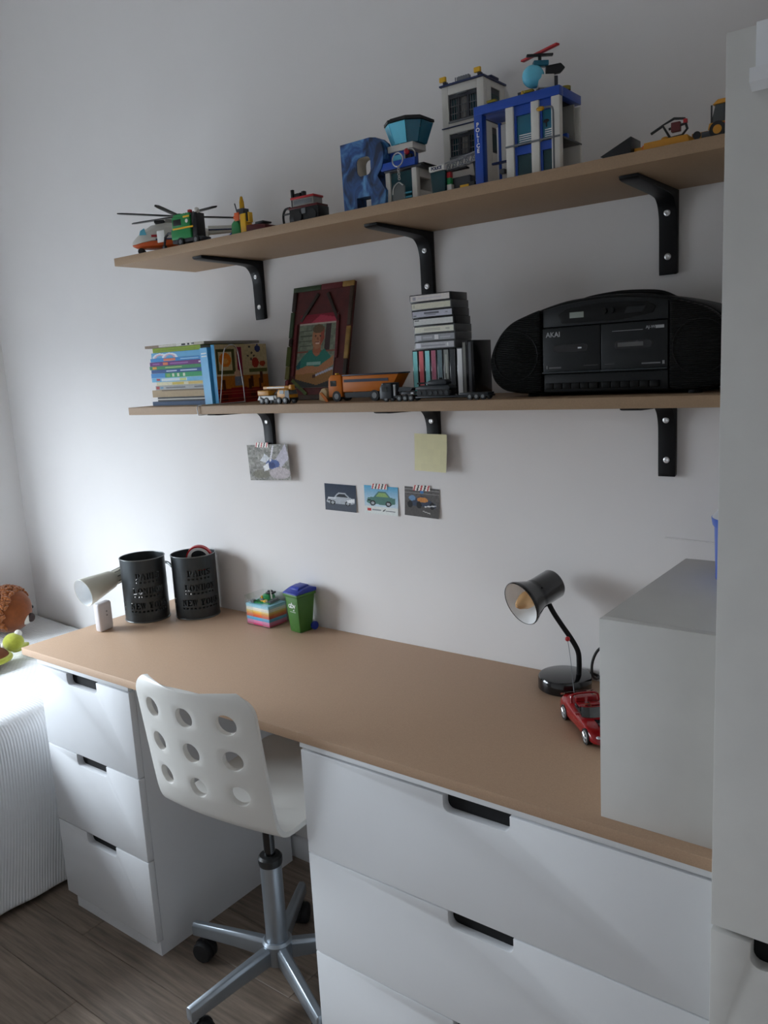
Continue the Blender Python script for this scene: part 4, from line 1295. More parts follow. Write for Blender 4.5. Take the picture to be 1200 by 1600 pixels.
B(-.0545, .0955, -.0225, .0225, .0552, .0580).obj('body_rim', M_tblu, bd, bevel=.0006)
B(-.050, .060, -.020, -.014, .008, .0195).obj('side_skirt', M_tdk, t)
G().prism([(-.122, .004), (-.106, .001), (-.099, .008), (-.0985, .024), (-.104, .031), (-.113, .030), (-.121, .020)], 'y', -.024, .024).obj('plough_blade', M_beige, t, bevel=.002)
G().prism([(-.112, .022), (-.099, .010), (-.094, .001), (-.100, .0005), (-.118, .020)], 'y', -.0265, -.0242).obj('plough_bracket', M_tor, t)
B(-.100, -.094, -.010, .010, .009, .016).obj('plough_mount', M_tdk, t)
for x in (-.073, .030, .058):
    for s_ in (-1, 1):
        wheel(t, x, s_ * .0175, .0118, .0118, .008)
# --- dark articulated low-loader and its tank
t = thing('toy_low_loader', 'dark grey toy tractor lorry with a long low-loader trailer on the shelf edge', 'toy truck', (1.118, -.243, LS + .0002), R(1))
cab = G().prism([(-.118, .006), (-.088, .006), (-.088, .038), (-.111, .038), (-.117, .028)], 'y', -.015, .015).obj('cab', M_tdk, t, bevel=.0015)
B(-.111, -.098, -.0157, -.0151, .020, .030).obj('side_window', M_wg, cab)
G().cyl((-.0845, -.008, .010), (-.0845, -.008, .034), .0028, n=10).obj('exhaust_stack', M_alloy, t)
B(-.114, -.040, -.011, .011, .007, .0115).obj('tractor_chassis', M_tdk, t)
B(-.066, -.030, -.012, .012, .0135, .019).obj('gooseneck_deck', M_tdk, t, bevel=.001)
G().prism([(-.076, .020), (-.046, .020), (-.040, .026), (-.072, .0285)], 'y', -.009, .009).obj('turret_load', M_tdk, t)
B(-.042, -.036, -.0125, -.008, .0142, .0175).obj('coupling', M_alloy, t)
B(-.030, .134, -.014, .014, .0058, .009).obj('trailer_bed', M_tdk, t, bevel=.0006)
B(.070, .132, -.013, .013, .0092, .0135).obj('trailer_rear', M_tdk, t, bevel=.0006)
for x in (-.103, -.070, -.056, -.042, .094, .108, .122):
    for s_ in (-1, 1):
        wheel(t, x, s_ * .0115, .0062, .0062, .005)
tk = thing('toy_tank', 'dark toy tank riding on the low-loader trailer before the cassettes', 'toy tank', (1.135, -.243, LS + .0095), R(1))
for s_ in (-1, 1):
    tr = G().prism(rrect(-.045, .033, 0, .0125, .006), 'y', s_ * .0095 - .0035, s_ * .0095 + .0035).obj('track', M_rub, tk, bevel=.0006)
    for k in range(6):
        G().cyl((-.037 + k * .0125, s_ * .0095 + s_ * .0030, .006), (-.037 + k * .0125, s_ * .0095 + s_ * .0044, .006), .0045, n=12).obj('road_wheel', M_tdk, tr)
G().prism([(-.044, .012), (-.048, .016), (-.036, .0205), (.030, .0205), (.034, .014), (.030, .012)], 'y', -.013, .013).obj('hull', M_tdk, tk, bevel=.001)
tu = G().prism([(-.020, .0207), (-.025, .0255), (-.012, .031), (.020, .031), (.025, .0255), (.022, .0207)], 'y', -.010, .010).obj('turret', M_tdk, tk, bevel=.0015)
G().cyl((-.022, 0, .0255), (-.050, 0, .0245), .0016, n=8).obj('gun_barrel', M_tdk, tu)
G().cyl((.004, 0, .0312), (.004, 0, .0345), .0045, n=12).obj('hatch', M_tdk, tu)

# --- cassettes
M_case = mat('cassette_case_black', (.016, .017, .019), .18, var=.1)
M_casec = mat('cassette_case_smoke', (.10, .105, .11), .12, var=.1)
CW, CH, CD = .1005, .0158, .066
YC = -.165
def cassette(label, loc, rot, col, lines, case, group, name='cassette_tape', w=CW, h=CH, d=CD):
    t = thing(name, label, 'cassette', loc, rot=rot, group=group)
    G().box(-w / 2, w / 2, .0012, d, 0, h).obj('case', case, t, bevel=.0009)
    cv = Canvas(50, 9, col).noise(.05, len(label), k=2)
    for (a, b, lo, hi, c2) in lines:
        cv.rect(a, b, lo, hi, c2)
    cv.a = np.minimum(cv.a * 1.9, .82)
    sheet('label_card', cv, w - .005, h - .0042, M_print, t, Matrix.Translation((-w / 2 + .0025, .0004, .0021)), thick=.0006)
    return t
zst = LS + .1012
up_ = [('6fb2cc', 'light blue'), ('b8555a', 'red'), ('74aeb4', 'pale turquoise'), ('8a4a5c', 'plum'), ('4f6066', 'slate grey'), ('6d706c', 'speckled grey')]
xx = 1.0195
wup = .0150
for k, (cc, nm) in enumerate(up_):
    cassette('upright cassette with a %s spine card in the row on the lower shelf' % nm, (xx + wup, YC, LS + .0004 + CW / 2), (0, R(-90), 0), cc, [(.3, .6, .4, .6, cc)] if k != 5 else [(.1, .9, .3, .7, '8d8f88'), (.2, .5, .5, .8, '4c4e4a')], M_case, 'upright cassettes', h=wup)
    xx += wup + .0004
cassette('upright black cassette with a blank dark spine in the row', (xx + wup, YC, LS + .0004 + CW / 2), (0, R(-90), 0), '24272a', [], M_case, 'upright cassettes', h=wup)
xx += wup + .0024
cassette('upright cassette with a plain white spine card, right of the stack', (xx + wup, YC, LS + .0004 + CW / 2), (0, R(-90), 0), 'b9b9b8', [], M_casec, 'upright cassettes', h=wup)
xx += wup + .0006
for k, lb in enumerate(('taller grey cassette case beside the white spined cassette', 'tall black cassette case at the right end of the row')):
    t = thing('cassette_case', lb, 'cassette', (xx, YC - .002, LS + .0003), group='tall cassette cases')
    B(0, .0125, .001, .072, 0, .1135).obj('case', M_case, t, bevel=.0008)
    B(.001, .0072, 0, .0009, .004, .110).obj('label_card', mat('grey_card%d' % k, ['7a7a74', '4c4d50'][k], .5, var=.1), t)
    xx += .0129
stk = [('8f8f92', [(.02, .14, .1, .9, 'a9aab8'), (.17, .78, .3, .6, '6f6f74'), (.82, .86, .2, .8, 'd6d6c8')], M_casec, 'smoky cassette with a grey card, lowest of the lying stack', -.003),
       ('77787c', [(.03, .16, .1, .9, '9a9ba0'), (.2, .45, .3, .7, '8d8e92'), (.5, .6, .1, .9, 'd9dad6'), (.65, .9, .3, .6, '8d8e92')], M_casec, 'clear cassette with a bright white mark, second lowest of the lying stack', -.002),
       ('a9a89c', [(.24, .66, .55, .7, '7e7d74'), (.24, .66, .3, .4, '7e7d74'), (.8, .9, .3, .7, '8e8d84')], M_casec, 'cream cassette with three grey text lines in the lying stack', -.0025),
       ('a3a4a2', [(.02, .14, .7, .85, '5a5b5a')], M_case, 'light grey cassette with a tiny corner mark in the lying stack', -.004),
       ('90919a', [(.3, .68, .45, .75, '46474e'), (.35, .6, .25, .35, '5c5d64'), (.02, .1, .1, .3, '55565c'), (.84, .9, .4, .7, '6c6d74')], M_case, 'bluish grey cassette with dark lettering in the lying stack', -.006),
       ('a3a192', [(.05, .08, .2, .8, '8c8a7c')], M_casec, 'plain cream cassette, second from the top of the lying stack', -.008),
       ('a8a39f', [(.06, .14, .2, .8, '77737a'), (.2, .8, .4, .6, '97929a')], M_case, 'pale cassette with a black case on top of the lying stack', -.010)]
for k, (cc, ln_, cs, lb, dx) in enumerate(stk):
    cassette(lb, (1.0805 + dx, YC - .001, zst + .0003 + k * (CH + .0002)), (0, 0, R([-.5, .6, -.4, .3, .8, -.6, .4][k])), cc, ln_, cs, 'cassettes in the lying stack')

# --- radio cassette player
bbx = thing('boombox', 'black radio cassette player with two tape decks and round speakers', 'radio', (1.4565, -.205, LS + .0003))
M_bx = mat('boombox_black', (.0045, .0048, .005), .45, var=.12, scale=60, spec=.2)
M_bxf = mat('boombox_front', (.009, .0108, .012), .38, var=.08, scale=40, spec=.3)
M_gry = mat('silver_print', (.30, .31, .32), .45)
M_lcd = mat('radio_display', (.26, .29, .26), .2)
def grille_mat():
    m = mat('speaker_grille', (.005, .0055, .0055), .5, var=.06, spec=.2)
    n = m.node_tree
    t = n.nodes.new('ShaderNodeTexCoord')
    w = n.nodes.new('ShaderNodeTexWave')
    w.bands_direction = 'Z'
    w.inputs['Scale'].default_value = 95
    n.links.new(t.outputs['Object'], w.inputs['Vector'])
    b = n.nodes.new('ShaderNodeBump')
    b.inputs['Strength'].default_value = .8
    b.inputs['Distance'].default_value = .002
    n.links.new(w.outputs['Fac'], b.inputs['Height'])
    n.links.new(b.outputs[0], n.nodes['Principled BSDF'].inputs['Normal'])
    return m
M_gri = grille_mat()
def top_z(x):
    return .1725 - .0125 * (x / .116) ** 2 if abs(x) < .116 else None
half = [(0, .1730), (.035, .1722), (.075, .1690), (.116, .1605), (.150, .1505), (.178, .1400), (.200, .1230), (.216, .100), (.226, .075), (.226, .052), (.219, .030), (.200, .013), (.170, .006), (.116, .005), (0, .005)]
sp_ = [(p[0], p[1]) for p in spline([(a, b, 0) for a, b in half], 4)]
outline = sp_ + [(-p[0], p[1]) for p in reversed(sp_[1:-1])]
G().prism(outline, 'y', .012, .165).obj('housing', M_bx, bbx, bevel=.006, seg=2)
for s_ in (-1, 1):
    pts = [(s_ * p[0], p[1]) for p in sp_ if p[0] > .1165]
    pts = [(s_ * .1165, .1575)] + [(a * .985, .080 + (b - .080) * .97) for a, b in pts] + [(s_ * .1165, .010)]
    gr_ = G().prism(pts, 'y', -.006, .0118).obj('speaker_grille', M_gri, bbx, bevel=.005, seg=2)
    G().torus((s_ * .168, -.0062, .076), .045, .0010, 'y', n=36, m=6).obj('speaker_ring', M_bx, gr_)
    G().lathe([(.040, 0), (.020, .004), (.0001, .005)], 28, Matrix.Translation((s_ * .168, -.0062, .076)) @ Matrix.Rotation(R(90), 4, 'X')).obj('speaker_cone', M_gri, gr_)
    G().lathe([(.012, 0), (.010, .0055), (.001, .006)], 16, Matrix.Translation((s_ * .15, .03, -.0002))).obj('foot', M_rub, bbx)
    G().lathe([(.012, 0), (.010, .0055), (.001, .006)], 16, Matrix.Translation((s_ * .15, .13, -.0002))).obj('foot', M_rub, bbx)
up2 = [(-.114, .124)] + [(x, (.1725 - .0120 * (x / .116) ** 2) - .006) for x in (-.114, -.08, -.04, 0, .04, .08, .114)] + [(.114, .124)]
pan = G().prism(up2, 'y', -.001, .0118).obj('tuner_panel', M_bxf, bbx, bevel=.002)
G().prism([(-.082, .133), (-.074, .1285), (.03, .1285), (.088, .136), (.094, .146), (.080, .155), (0, .160), (-.065, .155), (-.082, .146)], 'y', -.0032, -.0011).obj('display_bezel', M_bx, pan, bevel=.0008)
B(-.060, -.0335, -.0040, -.0033, .1375, .1475).obj('display', M_lcd, pan, bevel=.0002)
for x in (.005, .018):
    G().cyl((x, -.0033, .145), (x, -.0085, .145), .0052, n=18).obj('knob', M_bx, pan)
G().prism([(.040, .138), (.072, .139), (.078, .148), (.045, .149)], 'y', -.0046, -.0033).obj('band_switch', M_bxf, pan)
for a, b in ((-.114, -.0035), (-.0025, .114)):
    dk = B(a, b, -.003, .0118, .041, .1225).obj('tape_deck_door', M_bxf, bbx, bevel=.0015)
    c_ = (a + b) / 2
    G().prism(rrect(c_ - .034, c_ + .032, .079, .092, .006), 'y', -.0038, -.0031).obj('tape_window', M_cgl, dk)
    B(a, b, -.0075, -.0031, .042, .0445).obj('door_lip', mat('dark_steel_lip', (.045, .055, .06), .3, .4), dk, bevel=.001)
B(.028, .073, -.0042, -.0039, .0825, .0895).obj('window_strip', mat('grey_strip', (.085, .085, .085), .35), bbx)  # plain grey strip on the right tape window
B(-.045, -.038, -.0044, -.0039, .084, .0865).obj('window_alloy_chip', M_alloy, bbx)  # small alloy-coloured chip on the left tape window
text('brand_letters', 'AKAI', .0125, M_gry, bbx, TM(-.093, -.0032, .1105), bold=.0002)
text('model_letters', 'AJ-W', .0070, M_gry, bbx, TM(.085, -.0032, .1125), bold=.0001)
B(.018, .072, -.0034, -.0031, .1090, .1098).obj('print_line', M_gry, bbx)
M_dim = mat('dim_print', (.12, .12, .125), .5)
B(.0935, .108, -.0034, -.0031, .1100, .1150).obj('print_block', M_gry, bbx)
B(.070, .102, -.0034, -.0031, .0515, .0540).obj('print_line', M_dim, bbx)
text('deck_number', 'I', .0085, M_gry, bbx, TM(-.106, -.0032, .0525), bold=.0002)
B(-.102, -.078, -.0034, -.0031, .0505, .0530).obj('print_line', M_dim, bbx)
text('deck_number', 'II', .0080, M_gry, bbx, TM(.107, -.0032, .0530), bold=.0002)
for a, b in ((-.035, -.008), (.004, .022)):
    B(a, b, -.0034, -.0031, .0535, .0541).obj('print_line', _mats['dim_print'], bbx)
B(-.114, .114, -.001, .0118, .008, .040).obj('key_panel', M_bxf, bbx, bevel=.0015)
for a in (-.108, .0):
    for k in range(6):
        B(a + k * .017, a + k * .017 + .0158, -.008, -.0011, .013, .024).obj('deck_key', M_bx, bbx, bevel=.0012)
for x in (.04, .055):
    G().cyl((x, -.0011, .034), (x, -.0018, .034), .002, n=10).obj('jack_hole', M_blackin, bbx)
hn = spline([(-.10, .09, .160), (-.07, .09, .1735), (-.02, .09, .1790), (.02, .09, .1790), (.07, .09, .1735), (.10, .09, .160)], 6)
G().tube(hn, .0042, 10).obj('carry_handle', M_bx, bbx)
# ================================================================== upper shelf: brick toys
Zs = U + .0003
M_bnv = mat('brick_navy', '1a2a56', .35, var=.05)
M_dred = mat('brick_dark_red', '571a1c', .35, var=.06)
M_tglass = mat('brick_teal_glass', '2f7f9c', .1, var=.08, trans=.35)
M_tglass2 = mat('brick_bright_teal', '6ecbe6', .12, var=.1)
M_dglass = mat('brick_dark_teal', '1d4a52', .1, var=.08, trans=.3)
M_tan = mat('brick_grey_tan', '8f8d86', .4, var=.05)
def Bx(name, m, parent, x0, x1, y0, y1, z0, z1, bev=.0006, st=False, **k):
    g = B(x0, x1, y0, y1, z0, z1)
    if st:
        studs(g, x0, x1, y0, y1, z1)
        bev = 0
    return g.obj(name, m, parent, bevel=bev, **k)
# --- rescue helicopter
t = thing('toy_rescue_helicopter', 'white and orange brick-built rescue helicopter with black rotor blades', 'toy helicopter', (.318, -.165, Zs), R(224))
# local +x is the nose
st = [(-.070, .022, .020, .058), (-.03, .027, .016, .072), (.03, .028, .015, .076), (.07, .027, .015, .070), (.095, .024, .016, .055), (.112, .017, .018, .040), (.121, .008, .022, .032)]
def loft(st_, lo, hi, split):
    vs, n = [], 8
    for x, w, zb, zt in st_:
        a, b = zb + (zt - zb) * lo, zb + (zt - zb) * hi
        f0, f1 = (.72, 1.0) if lo == 0 else (1.0, .62)
        vs += [(x, -w * f0, a), (x, -w, a + (b - a) * .3), (x, -w, a + (b - a) * .7), (x, -w * f1, b), (x, w * f1, b), (x, w, a + (b - a) * .7), (x, w, a + (b - a) * .3), (x, w * f0, a)]
    fs = [(i * n + k, i * n + (k + 1) % n, (i + 1) * n + (k + 1) % n, (i + 1) * n + k) for i in range(len(st_) - 1) for k in range(n)]
    fs += [tuple(range(n)), tuple((len(st_) - 1) * n + k for k in range(n))]
    return G().add(vs, fs)
loft(st, 0, .30, 0).obj('belly', M_bor, t, bevel=.001)
loft(st, .31, 1, 0).obj('fuselage', M_bwh, t, bevel=.001)
Bx('belt_stripe', M_bnv, t, -.069, .060, -.0285, .0285, .0325, .0365)
for s_ in (-1, 1):
    G().prism([(.082, .046), (.099, .046), (.096, .056), (.086, .062)], 'y', s_ * .0262 - .0012, s_ * .0262 + .0012).obj('cockpit_window', M_tglass2, t)
    Bx('cabin_window', M_bnv, t, .000, .009, s_ * .0285 - .0008, s_ * .0285 + .0008, .044, .056)
    Bx('registration_mark', M_bre, t, .052, .070, s_ * .0283 - .0006, s_ * .0283 + .0006, .040, .046)
    wheel(t, .100, s_ * .010, .0085, .0085, .006)
    wheel(t, -.02, s_ * .024, .0085, .0085, .006)
    G().cyl((.100, s_ * .008, .0085), (.094, s_ * .004, .020), .0018, n=8).obj('wheel_strut', M_bbl, t)
    G().cyl((-.020, s_ * .022, .0085), (-.020, s_ * .018, .020), .0018, n=8).obj('wheel_strut', M_bbl, t)
Bx('engine_deck', M_tan, t, -.045, .035, -.014, .014, .0765, .0845)
Bx('engine_intake', M_bbl, t, .036, .062, -.016, .016, .0755, .0830, .002)
tb_ = G().prism([(-.070, .045), (-.205, .055), (-.205, .064), (-.070, .066)], 'y', -.009, .009).obj('tail_boom', M_bwh, t, bevel=.001)
Bx('tail_stripe', M_bnv, tb_, -.200, -.071, -.0098, .0098, .054, .0575)
G().prism([(-.180, .064), (-.206, .064), (-.210, .072), (-.198, .072)], 'y', -.003, .003).obj('tail_fin', M_bnv, t, bevel=.0006)
ro = G().cyl((-.0, 0, .0847), (0, 0, .0960), .0055, n=14).obj('rotor_mast', M_bdg, t)
G().lathe([(.015, .0895), (.017, .092), (.012, .097), (.004, .099)], 18).obj('rotor_hub', M_bbl, t)
for k in range(6):
    a = R(248 + 60 * k - 224 + [0, -8, -12, -6, 0, 4][k])
    d = Vector((math.cos(a), math.sin(a), 0))
    n_ = Vector((-d.y, d.x, 0))
    L_ = .155
    pts = []
    for s_, w_ in ((.012, .004), (.03, .0075), (.12, .0075), (.145, .006), (L_, .001)):
        pts.append((s_, w_))
    ring = [d * a_ + n_ * w_ for a_, w_ in pts] + [d * a_ - n_ * w_ for a_, w_ in reversed(pts)]
    G().prism([(p.x, p.y) for p in ring], 'z', .0912, .0936).obj('rotor_blade', M_bbl, t, bevel=.0004)
# --- green brick truck in front of it
t = thing('toy_green_truck', 'green brick-built truck with a yellow stripe, parked before the rescue helicopter', 'toy truck', (.436, -.234, Zs), R(5))
Bx('chassis', M_bdg, t, -.046, .050, -.016, .016, .008, .016)
Bx('body', M_gre, t, -.046, .018, -.0175, .0175, .0165, .040)
Bx('yellow_stripe', M_yel, t, -.040, .028, -.0182, -.0176, .0385, .0425)
Bx('cab', M_gre, t, -.042, .016, -.0165, .0165, .0405, .068)
Bx('window', M_bbl, t, -.038, -.012, -.0172, -.0166, .048, .062)
Bx('roof_plate', M_gre, t, -.036, .018, -.0165, .0165, .0683, .0725, st=True)
Bx('yellow_roof_stripe', M_yel, t, -.004, .017, -.0172, -.0166, .0635, .0675)
Bx('rear_pillar', M_bbl, t, .020, .036, -.014, .014, .0185, .072)
Bx('red_lamp', M_bre, t, .006, .014, -.010, -.002, .0745, .081)
G().ball((.034, -.008, .0765), .0068).obj('round_lamp', M_bwh, t)
G().cyl((.008, -.0185, .055), (.008, -.0176, .055), .0045, n=14).obj('badge', M_bwh, t)
Bx('white_flag', mat('white_flag', 'e6e5e2', .4), t, -.104, -.078, -.010, -.006, .019, .046)
G().tube([(-.083, -.008, .010), (-.078, -.008, .028), (-.066, -.008, .036), (-.050, -.006, .034)], .0028, 8).obj('flag_arm', M_bdg, t)
for x in (-.016, .034):
    for s_ in (-1, 1):
        wheel(t, x, s_ * .0165, .0095, .0095, .007, hub=M_bgr)
wheel(t, -.085, -.006, .0055, .0055, .006, hub=M_bgr)
# --- yellow and green figure
t = thing('toy_figure_build', 'small yellow and green brick figure with a pointed yellow cone', 'toy', (.602, -.222, Zs))
G().prism([(-.026, 0), (.004, 0), (.002, .026), (-.008, .040), (-.022, .030)], 'y', -.012, .012).obj('green_wedge', M_gre, t, bevel=.001)
Bx('yellow_block', M_yel, t, .0045, .022, -.010, .010, .008, .048)
Bx('black_foot', M_bbl, t, .0045, .025, -.011, .011, 0, .0078)
Bx('grey_block', M_bdg, t, -.004, .016, -.009, .009, .0482, .060)
G().lathe([(.006, .0605), (.0055, .075), (.003, .0865), (.0008, .088)], 14, Matrix.Translation((.004, 0, 0))).obj('yellow_cone', mat('trans_yellow', 'd9a520', .15, trans=.3), t)
G().cyl((-.008, -.004, .050), (-.013, -.006, .074), .0014, n=8).obj('grey_rod', M_bdg, t)
Bx('orange_brick', M_bor, t, -.010, .0042, -.0135, -.0105, .034, .052)
Bx('orange_tip', M_bor, t, -.021, -.015, -.006, .002, .0405, .048)
Bx('yellow_side_brick', M_yel, t, .0222, .030, -.006, .006, .028, .050)
Bx('black_clip', M_bbl, t, .0222, .027, -.008, -.0062, .030, .052)
G().cyl((-.026, -.008, .012), (-.046, -.010, .001), .0016, n=8).obj('blue_rod', M_bbu, t)
# --- flat dark plate
t = thing('toy_flat_plate', 'flat dark red brick plate lying between the figure and the red-roofed vehicle', 'toy', (.672, -.232, Zs))
G().prism([(-.030, 0), (.030, 0), (.030, .012), (-.004, .016), (-.028, .017)], 'y', -.018, .018).obj('plate', M_dred, t, bevel=.0008)
Bx('black_hinge', M_bbl, t, -.002, .022, -.016, .012, .0162, .0205)
# --- dark vehicle with red roof
t = thing('toy_red_vehicle', 'black and red brick-built off-road vehicle with an open roll cage', 'toy car', (.800, -.224, Zs), R(2))
Bx('chassis', M_bbl, t, -.030, .050, -.018, .018, .006, .030)
Bx('red_belt', M_dred, t, -.032, .048, -.0185, .0185, .0303, .035)
Bx('cabin', M_tan, t, -.022, .036, -.015, .015, .0353, .050)
Bx('cabin_window', M_bgr, t, -.018, .032, -.0158, -.0151, .0385, .0475)
Bx('red_roof', M_bre, t, -.026, .038, -.017, .017, .0502, .0545)
Bx('exhaust', M_bbl, t, -.028, -.022, -.012, -.006, .0353, .072)
Bx('roof_rack', M_bbl, t, -.0215, -.004, -.010, .004, .0547, .063, st=True)
Bx('roof_lamp', M_bbl, t, -.002, .006, -.008, .0, .0547, .066)
G().tube(spline([(-.052, -.012, .001), (-.053, -.012, .022), (-.046, -.012, .034), (-.032, -.012, .036)], 6), .0026, 8).obj('roll_cage', M_bbl, t)
G().tube(spline([(-.052, .012, .001), (-.053, .012, .022), (-.046, .012, .034), (-.032, .012, .036)], 6), .0026, 8).obj('roll_cage', M_bbl, t)
G().cyl((-.0525, -.012, .024), (-.030, -.012, .024), .002, n=8).obj('cage_bar', M_bbl, t)
Bx('floor_plate', M_bbl, t, -.052, .052, -.014, .014, .0025, .0058)
for x in (-.006, .034):
    G().cyl((x, -.021, .0125), (x, -.0182, .0125), .0118, n=18).obj('wheel', M_rub, t)
Bx('headlamp_panel', M_bgr, t, .004, .016, -.0192, -.0186, .018, .029)
# --- letter R
def blue_denim():
    m = bpy.data.materials.new('blotchy_blue_paint')
    m.use_nodes = True
    n = m.node_tree
    b = n.nodes['Principled BSDF']
    b.inputs['Roughness'].default_value = .55
    tcn = n.nodes.new('ShaderNodeTexCoord')
    mp = n.nodes.new('ShaderNodeMapping')
    mp.inputs['Scale'].default_value = (1, 1, .7)
    n.links.new(tcn.outputs['Object'], mp.inputs[0])
    nz = n.nodes.new('ShaderNodeTexNoise')
    nz.inputs['Scale'].default_value = 26
    nz.inputs['Detail'].default_value = 9
    nz.inputs['Distortion'].default_value = 1.6
    n.links.new(mp.outputs[0], nz.inputs['Vector'])
    cr = n.nodes.new('ShaderNodeValToRGB')
    e = cr.color_ramp.elements
    e[0].position, e[0].color = .36, (*lin('14223e'), 1)
    e[1].position, e[1].color = .66, (*lin('5b92c4'), 1)
    k = e.new(.5)
    k.color = (*lin('27518a'), 1)
    n.links.new(nz.outputs['Fac'], cr.inputs[0])
    n.links.new(cr.outputs[0], b.inputs['Base Color'])
    return m
W_, H_ = .113, .134
out = [(0, 0), (.036, 0), (.036, .028)]
out = [(.002, 0), (.037, 0), (.037, .026), (.074, .026), (.074, .002), (.110, .004), (.112, .030), (.099, .050), (.093, .060), (.104, .072), (.110, .088), (.110, .106), (.105, .121), (.093, .131), (.078, .134), (.0, .134)]
lr = thing('letter_r', 'blotchy blue painted letter R standing on the upper shelf', 'letter', (.916, -.236, Zs), R(-2))
# letter body with the bowl left open: built as a ring of quads around the counter
ci = rrect(.041, .077, .066, .101, .010, 3)
def letter():
    bm = bmesh.new()
    def loop(pts, y):
        return [bm.verts.new((p[0], y, p[1])) for p in pts]
    for y in (0.0, .030):
        a = loop(out, y)
        c_ = loop(ci, y)
        ea = [bm.edges.new((a[i], a[(i + 1) % len(a)])) for i in range(len(a))]
        ec = [bm.edges.new((c_[i], c_[(i + 1) % len(c_)])) for i in range(len(c_))]
        bmesh.ops.triangle_fill(bm, use_beauty=True, use_dissolve=False, edges=ea + ec)
        if y == 0:
            a0, c0 = a, c_
    for p, q in ((a0, a), (c0, c_)):
        n = len(p)
        for i in range(n):
            bm.faces.new((p[i], p[(i + 1) % n], q[(i + 1) % n], q[i]))
    bmesh.ops.recalc_face_normals(bm, faces=bm.faces)
    me = bpy.data.meshes.new('letter_body')
    bm.to_mesh(me)
    bm.free()
    return me
link('letter_body', letter(), blue_denim(), lr)
M_bare = mat('bare_board_edge', 'b9b2a4', .7, var=.06)
g = G()
for (pts, n) in ((ci, len(ci)),):
    g.add([(p[0] + (.059 - p[0]) * .012, .0012, p[1] + (.083 - p[1]) * .012) for p in pts] + [(p[0] + (.059 - p[0]) * .012, .0292, p[1] + (.083 - p[1]) * .012) for p in pts], [(i, (i + 1) % n, (i + 1) % n + n, i + n) for i in range(n)])
o = g.obj('counter_lining', M_bare, lr)
# --- police tower
t = thing('toy_police_tower', 'white and blue brick tower with a flared teal glass cabin beside the letter R', 'toy building', (1.060, -.232, Zs))
for x0, x1 in ((-.037, -.026), (.026, .037)):
    Bx('corner_post', M_bwh, t, x0, x1, 0, .012, 0, .062)
Bx('back_wall', M_bwh, t, -.037, .037, .052, .060, 0, .062)
Bx('side_wall', M_bwh, t, .029, .037, .0125, .0515, .046, .062)
Bx('side_wall', M_bwh, t, .029, .037, .0125, .0515, .0, .022)
Bx('front_glass', M_dglass, t, -.0258, .0258, .004, .007, .003, .060, 0)
for z in (.010, .018):
    Bx('glass_stripe', M_tglass2, t, .004, .022, .0032, .0038, z, z + .003, 0)
Bx('dark_floor', M_bdg, t, -.038, .050, -.002, .060, .0622, .0655)
Bx('blue_parapet', M_bbu, t, -.0425, .0385, -.006, .004, .0657, .0795)
Bx('roof_deck', M_bbl, t, -.036, .052, .0045, .060, .0657, .069)
Bx('blue_wall', M_bbu, t, -.032, .010, .012, .050, .0692, .100)
Bx('blue_wall_window', M_tglass2, t, -.024, -.004, .0108, .0118, .072, .094, 0)
Bx('yellow_plate', M_yel, t, -.020, .000, .0060, .0105, .0692, .074)
Bx('white_collar', M_bwh, t, -.034, .026, .008, .054, .1002, .112)
def flare(z0, z1, w0, w1, d0, d1, yc):
    return G().add([(-w0, yc - d0, z0), (w0, yc - d0, z0), (w0, yc + d0, z0), (-w0, yc + d0, z0), (-w1, yc - d1, z1), (w1, yc - d1, z1), (w1, yc + d1, z1), (-w1, yc + d1, z1)], [(0, 3, 2, 1), (4, 5, 6, 7), (0, 1, 5, 4), (1, 2, 6, 5), (2, 3, 7, 6), (3, 0, 4, 7)])
fl_ = G()
yc = .030
w0, w1 = .030, .043
lo = [(-w0, yc - .010), (-w0 * .45, yc - .022), (w0 * .45, yc - .022), (w0, yc - .010), (w0, yc + .020), (-w0, yc + .020)]
hi = [(-w1, yc - .014), (-w1 * .45, yc - .034), (w1 * .45, yc - .034), (w1, yc - .014), (w1, yc + .026), (-w1, yc + .026)]
for i in range(6):
    j = (i + 1) % 6
    a, b, c_, d = lo[i], lo[j], hi[j], hi[i]
    cen = Vector((0, yc, 0))
    q = []
    for (p, z_) in ((a, .1122), (b, .1122), (c_, .150), (d, .150)):
        q.append(Vector((p[0], p[1], z_)))
    mid = sum(q, Vector()) / 4
    qq = [mid + (v - mid) * .97 for v in q]
    nn = (qq[1] - qq[0]).cross(qq[3] - qq[0]).normalized() * .0014
    G().add(qq + [v + nn for v in qq], [(0, 1, 2, 3), (7, 6, 5, 4), (0, 4, 5, 1), (1, 5, 6, 2), (2, 6, 7, 3), (3, 7, 4, 0)]).obj('glass_pane', M_tglass2 if i in (0, 1, 5) else M_tglass, t)
g = G().prism([(p[0] * 1.05, yc + (p[1] - yc) * 1.08) for p in hi], 'z', .1505, .1555)
g.prism([(p[0] * .92, yc + (p[1] - yc) * .92) for p in hi], 'z', .1556, .1585)
studs(g, -.03, .03, .012, .05, .1585).obj('cabin_roof', M_bbl, t)
sd_ = G().torus((.024, .0, .0845), .0125, .0016, 'y', n=24, m=6).obj('searchlight_ring', M_tan, t)
G().ball((.016, .002, .094), .0058).obj('red_helmet', M_bre, t)
Bx('officer_body', M_bbl, t, .010, .024, .003, .010, .0795, .089)
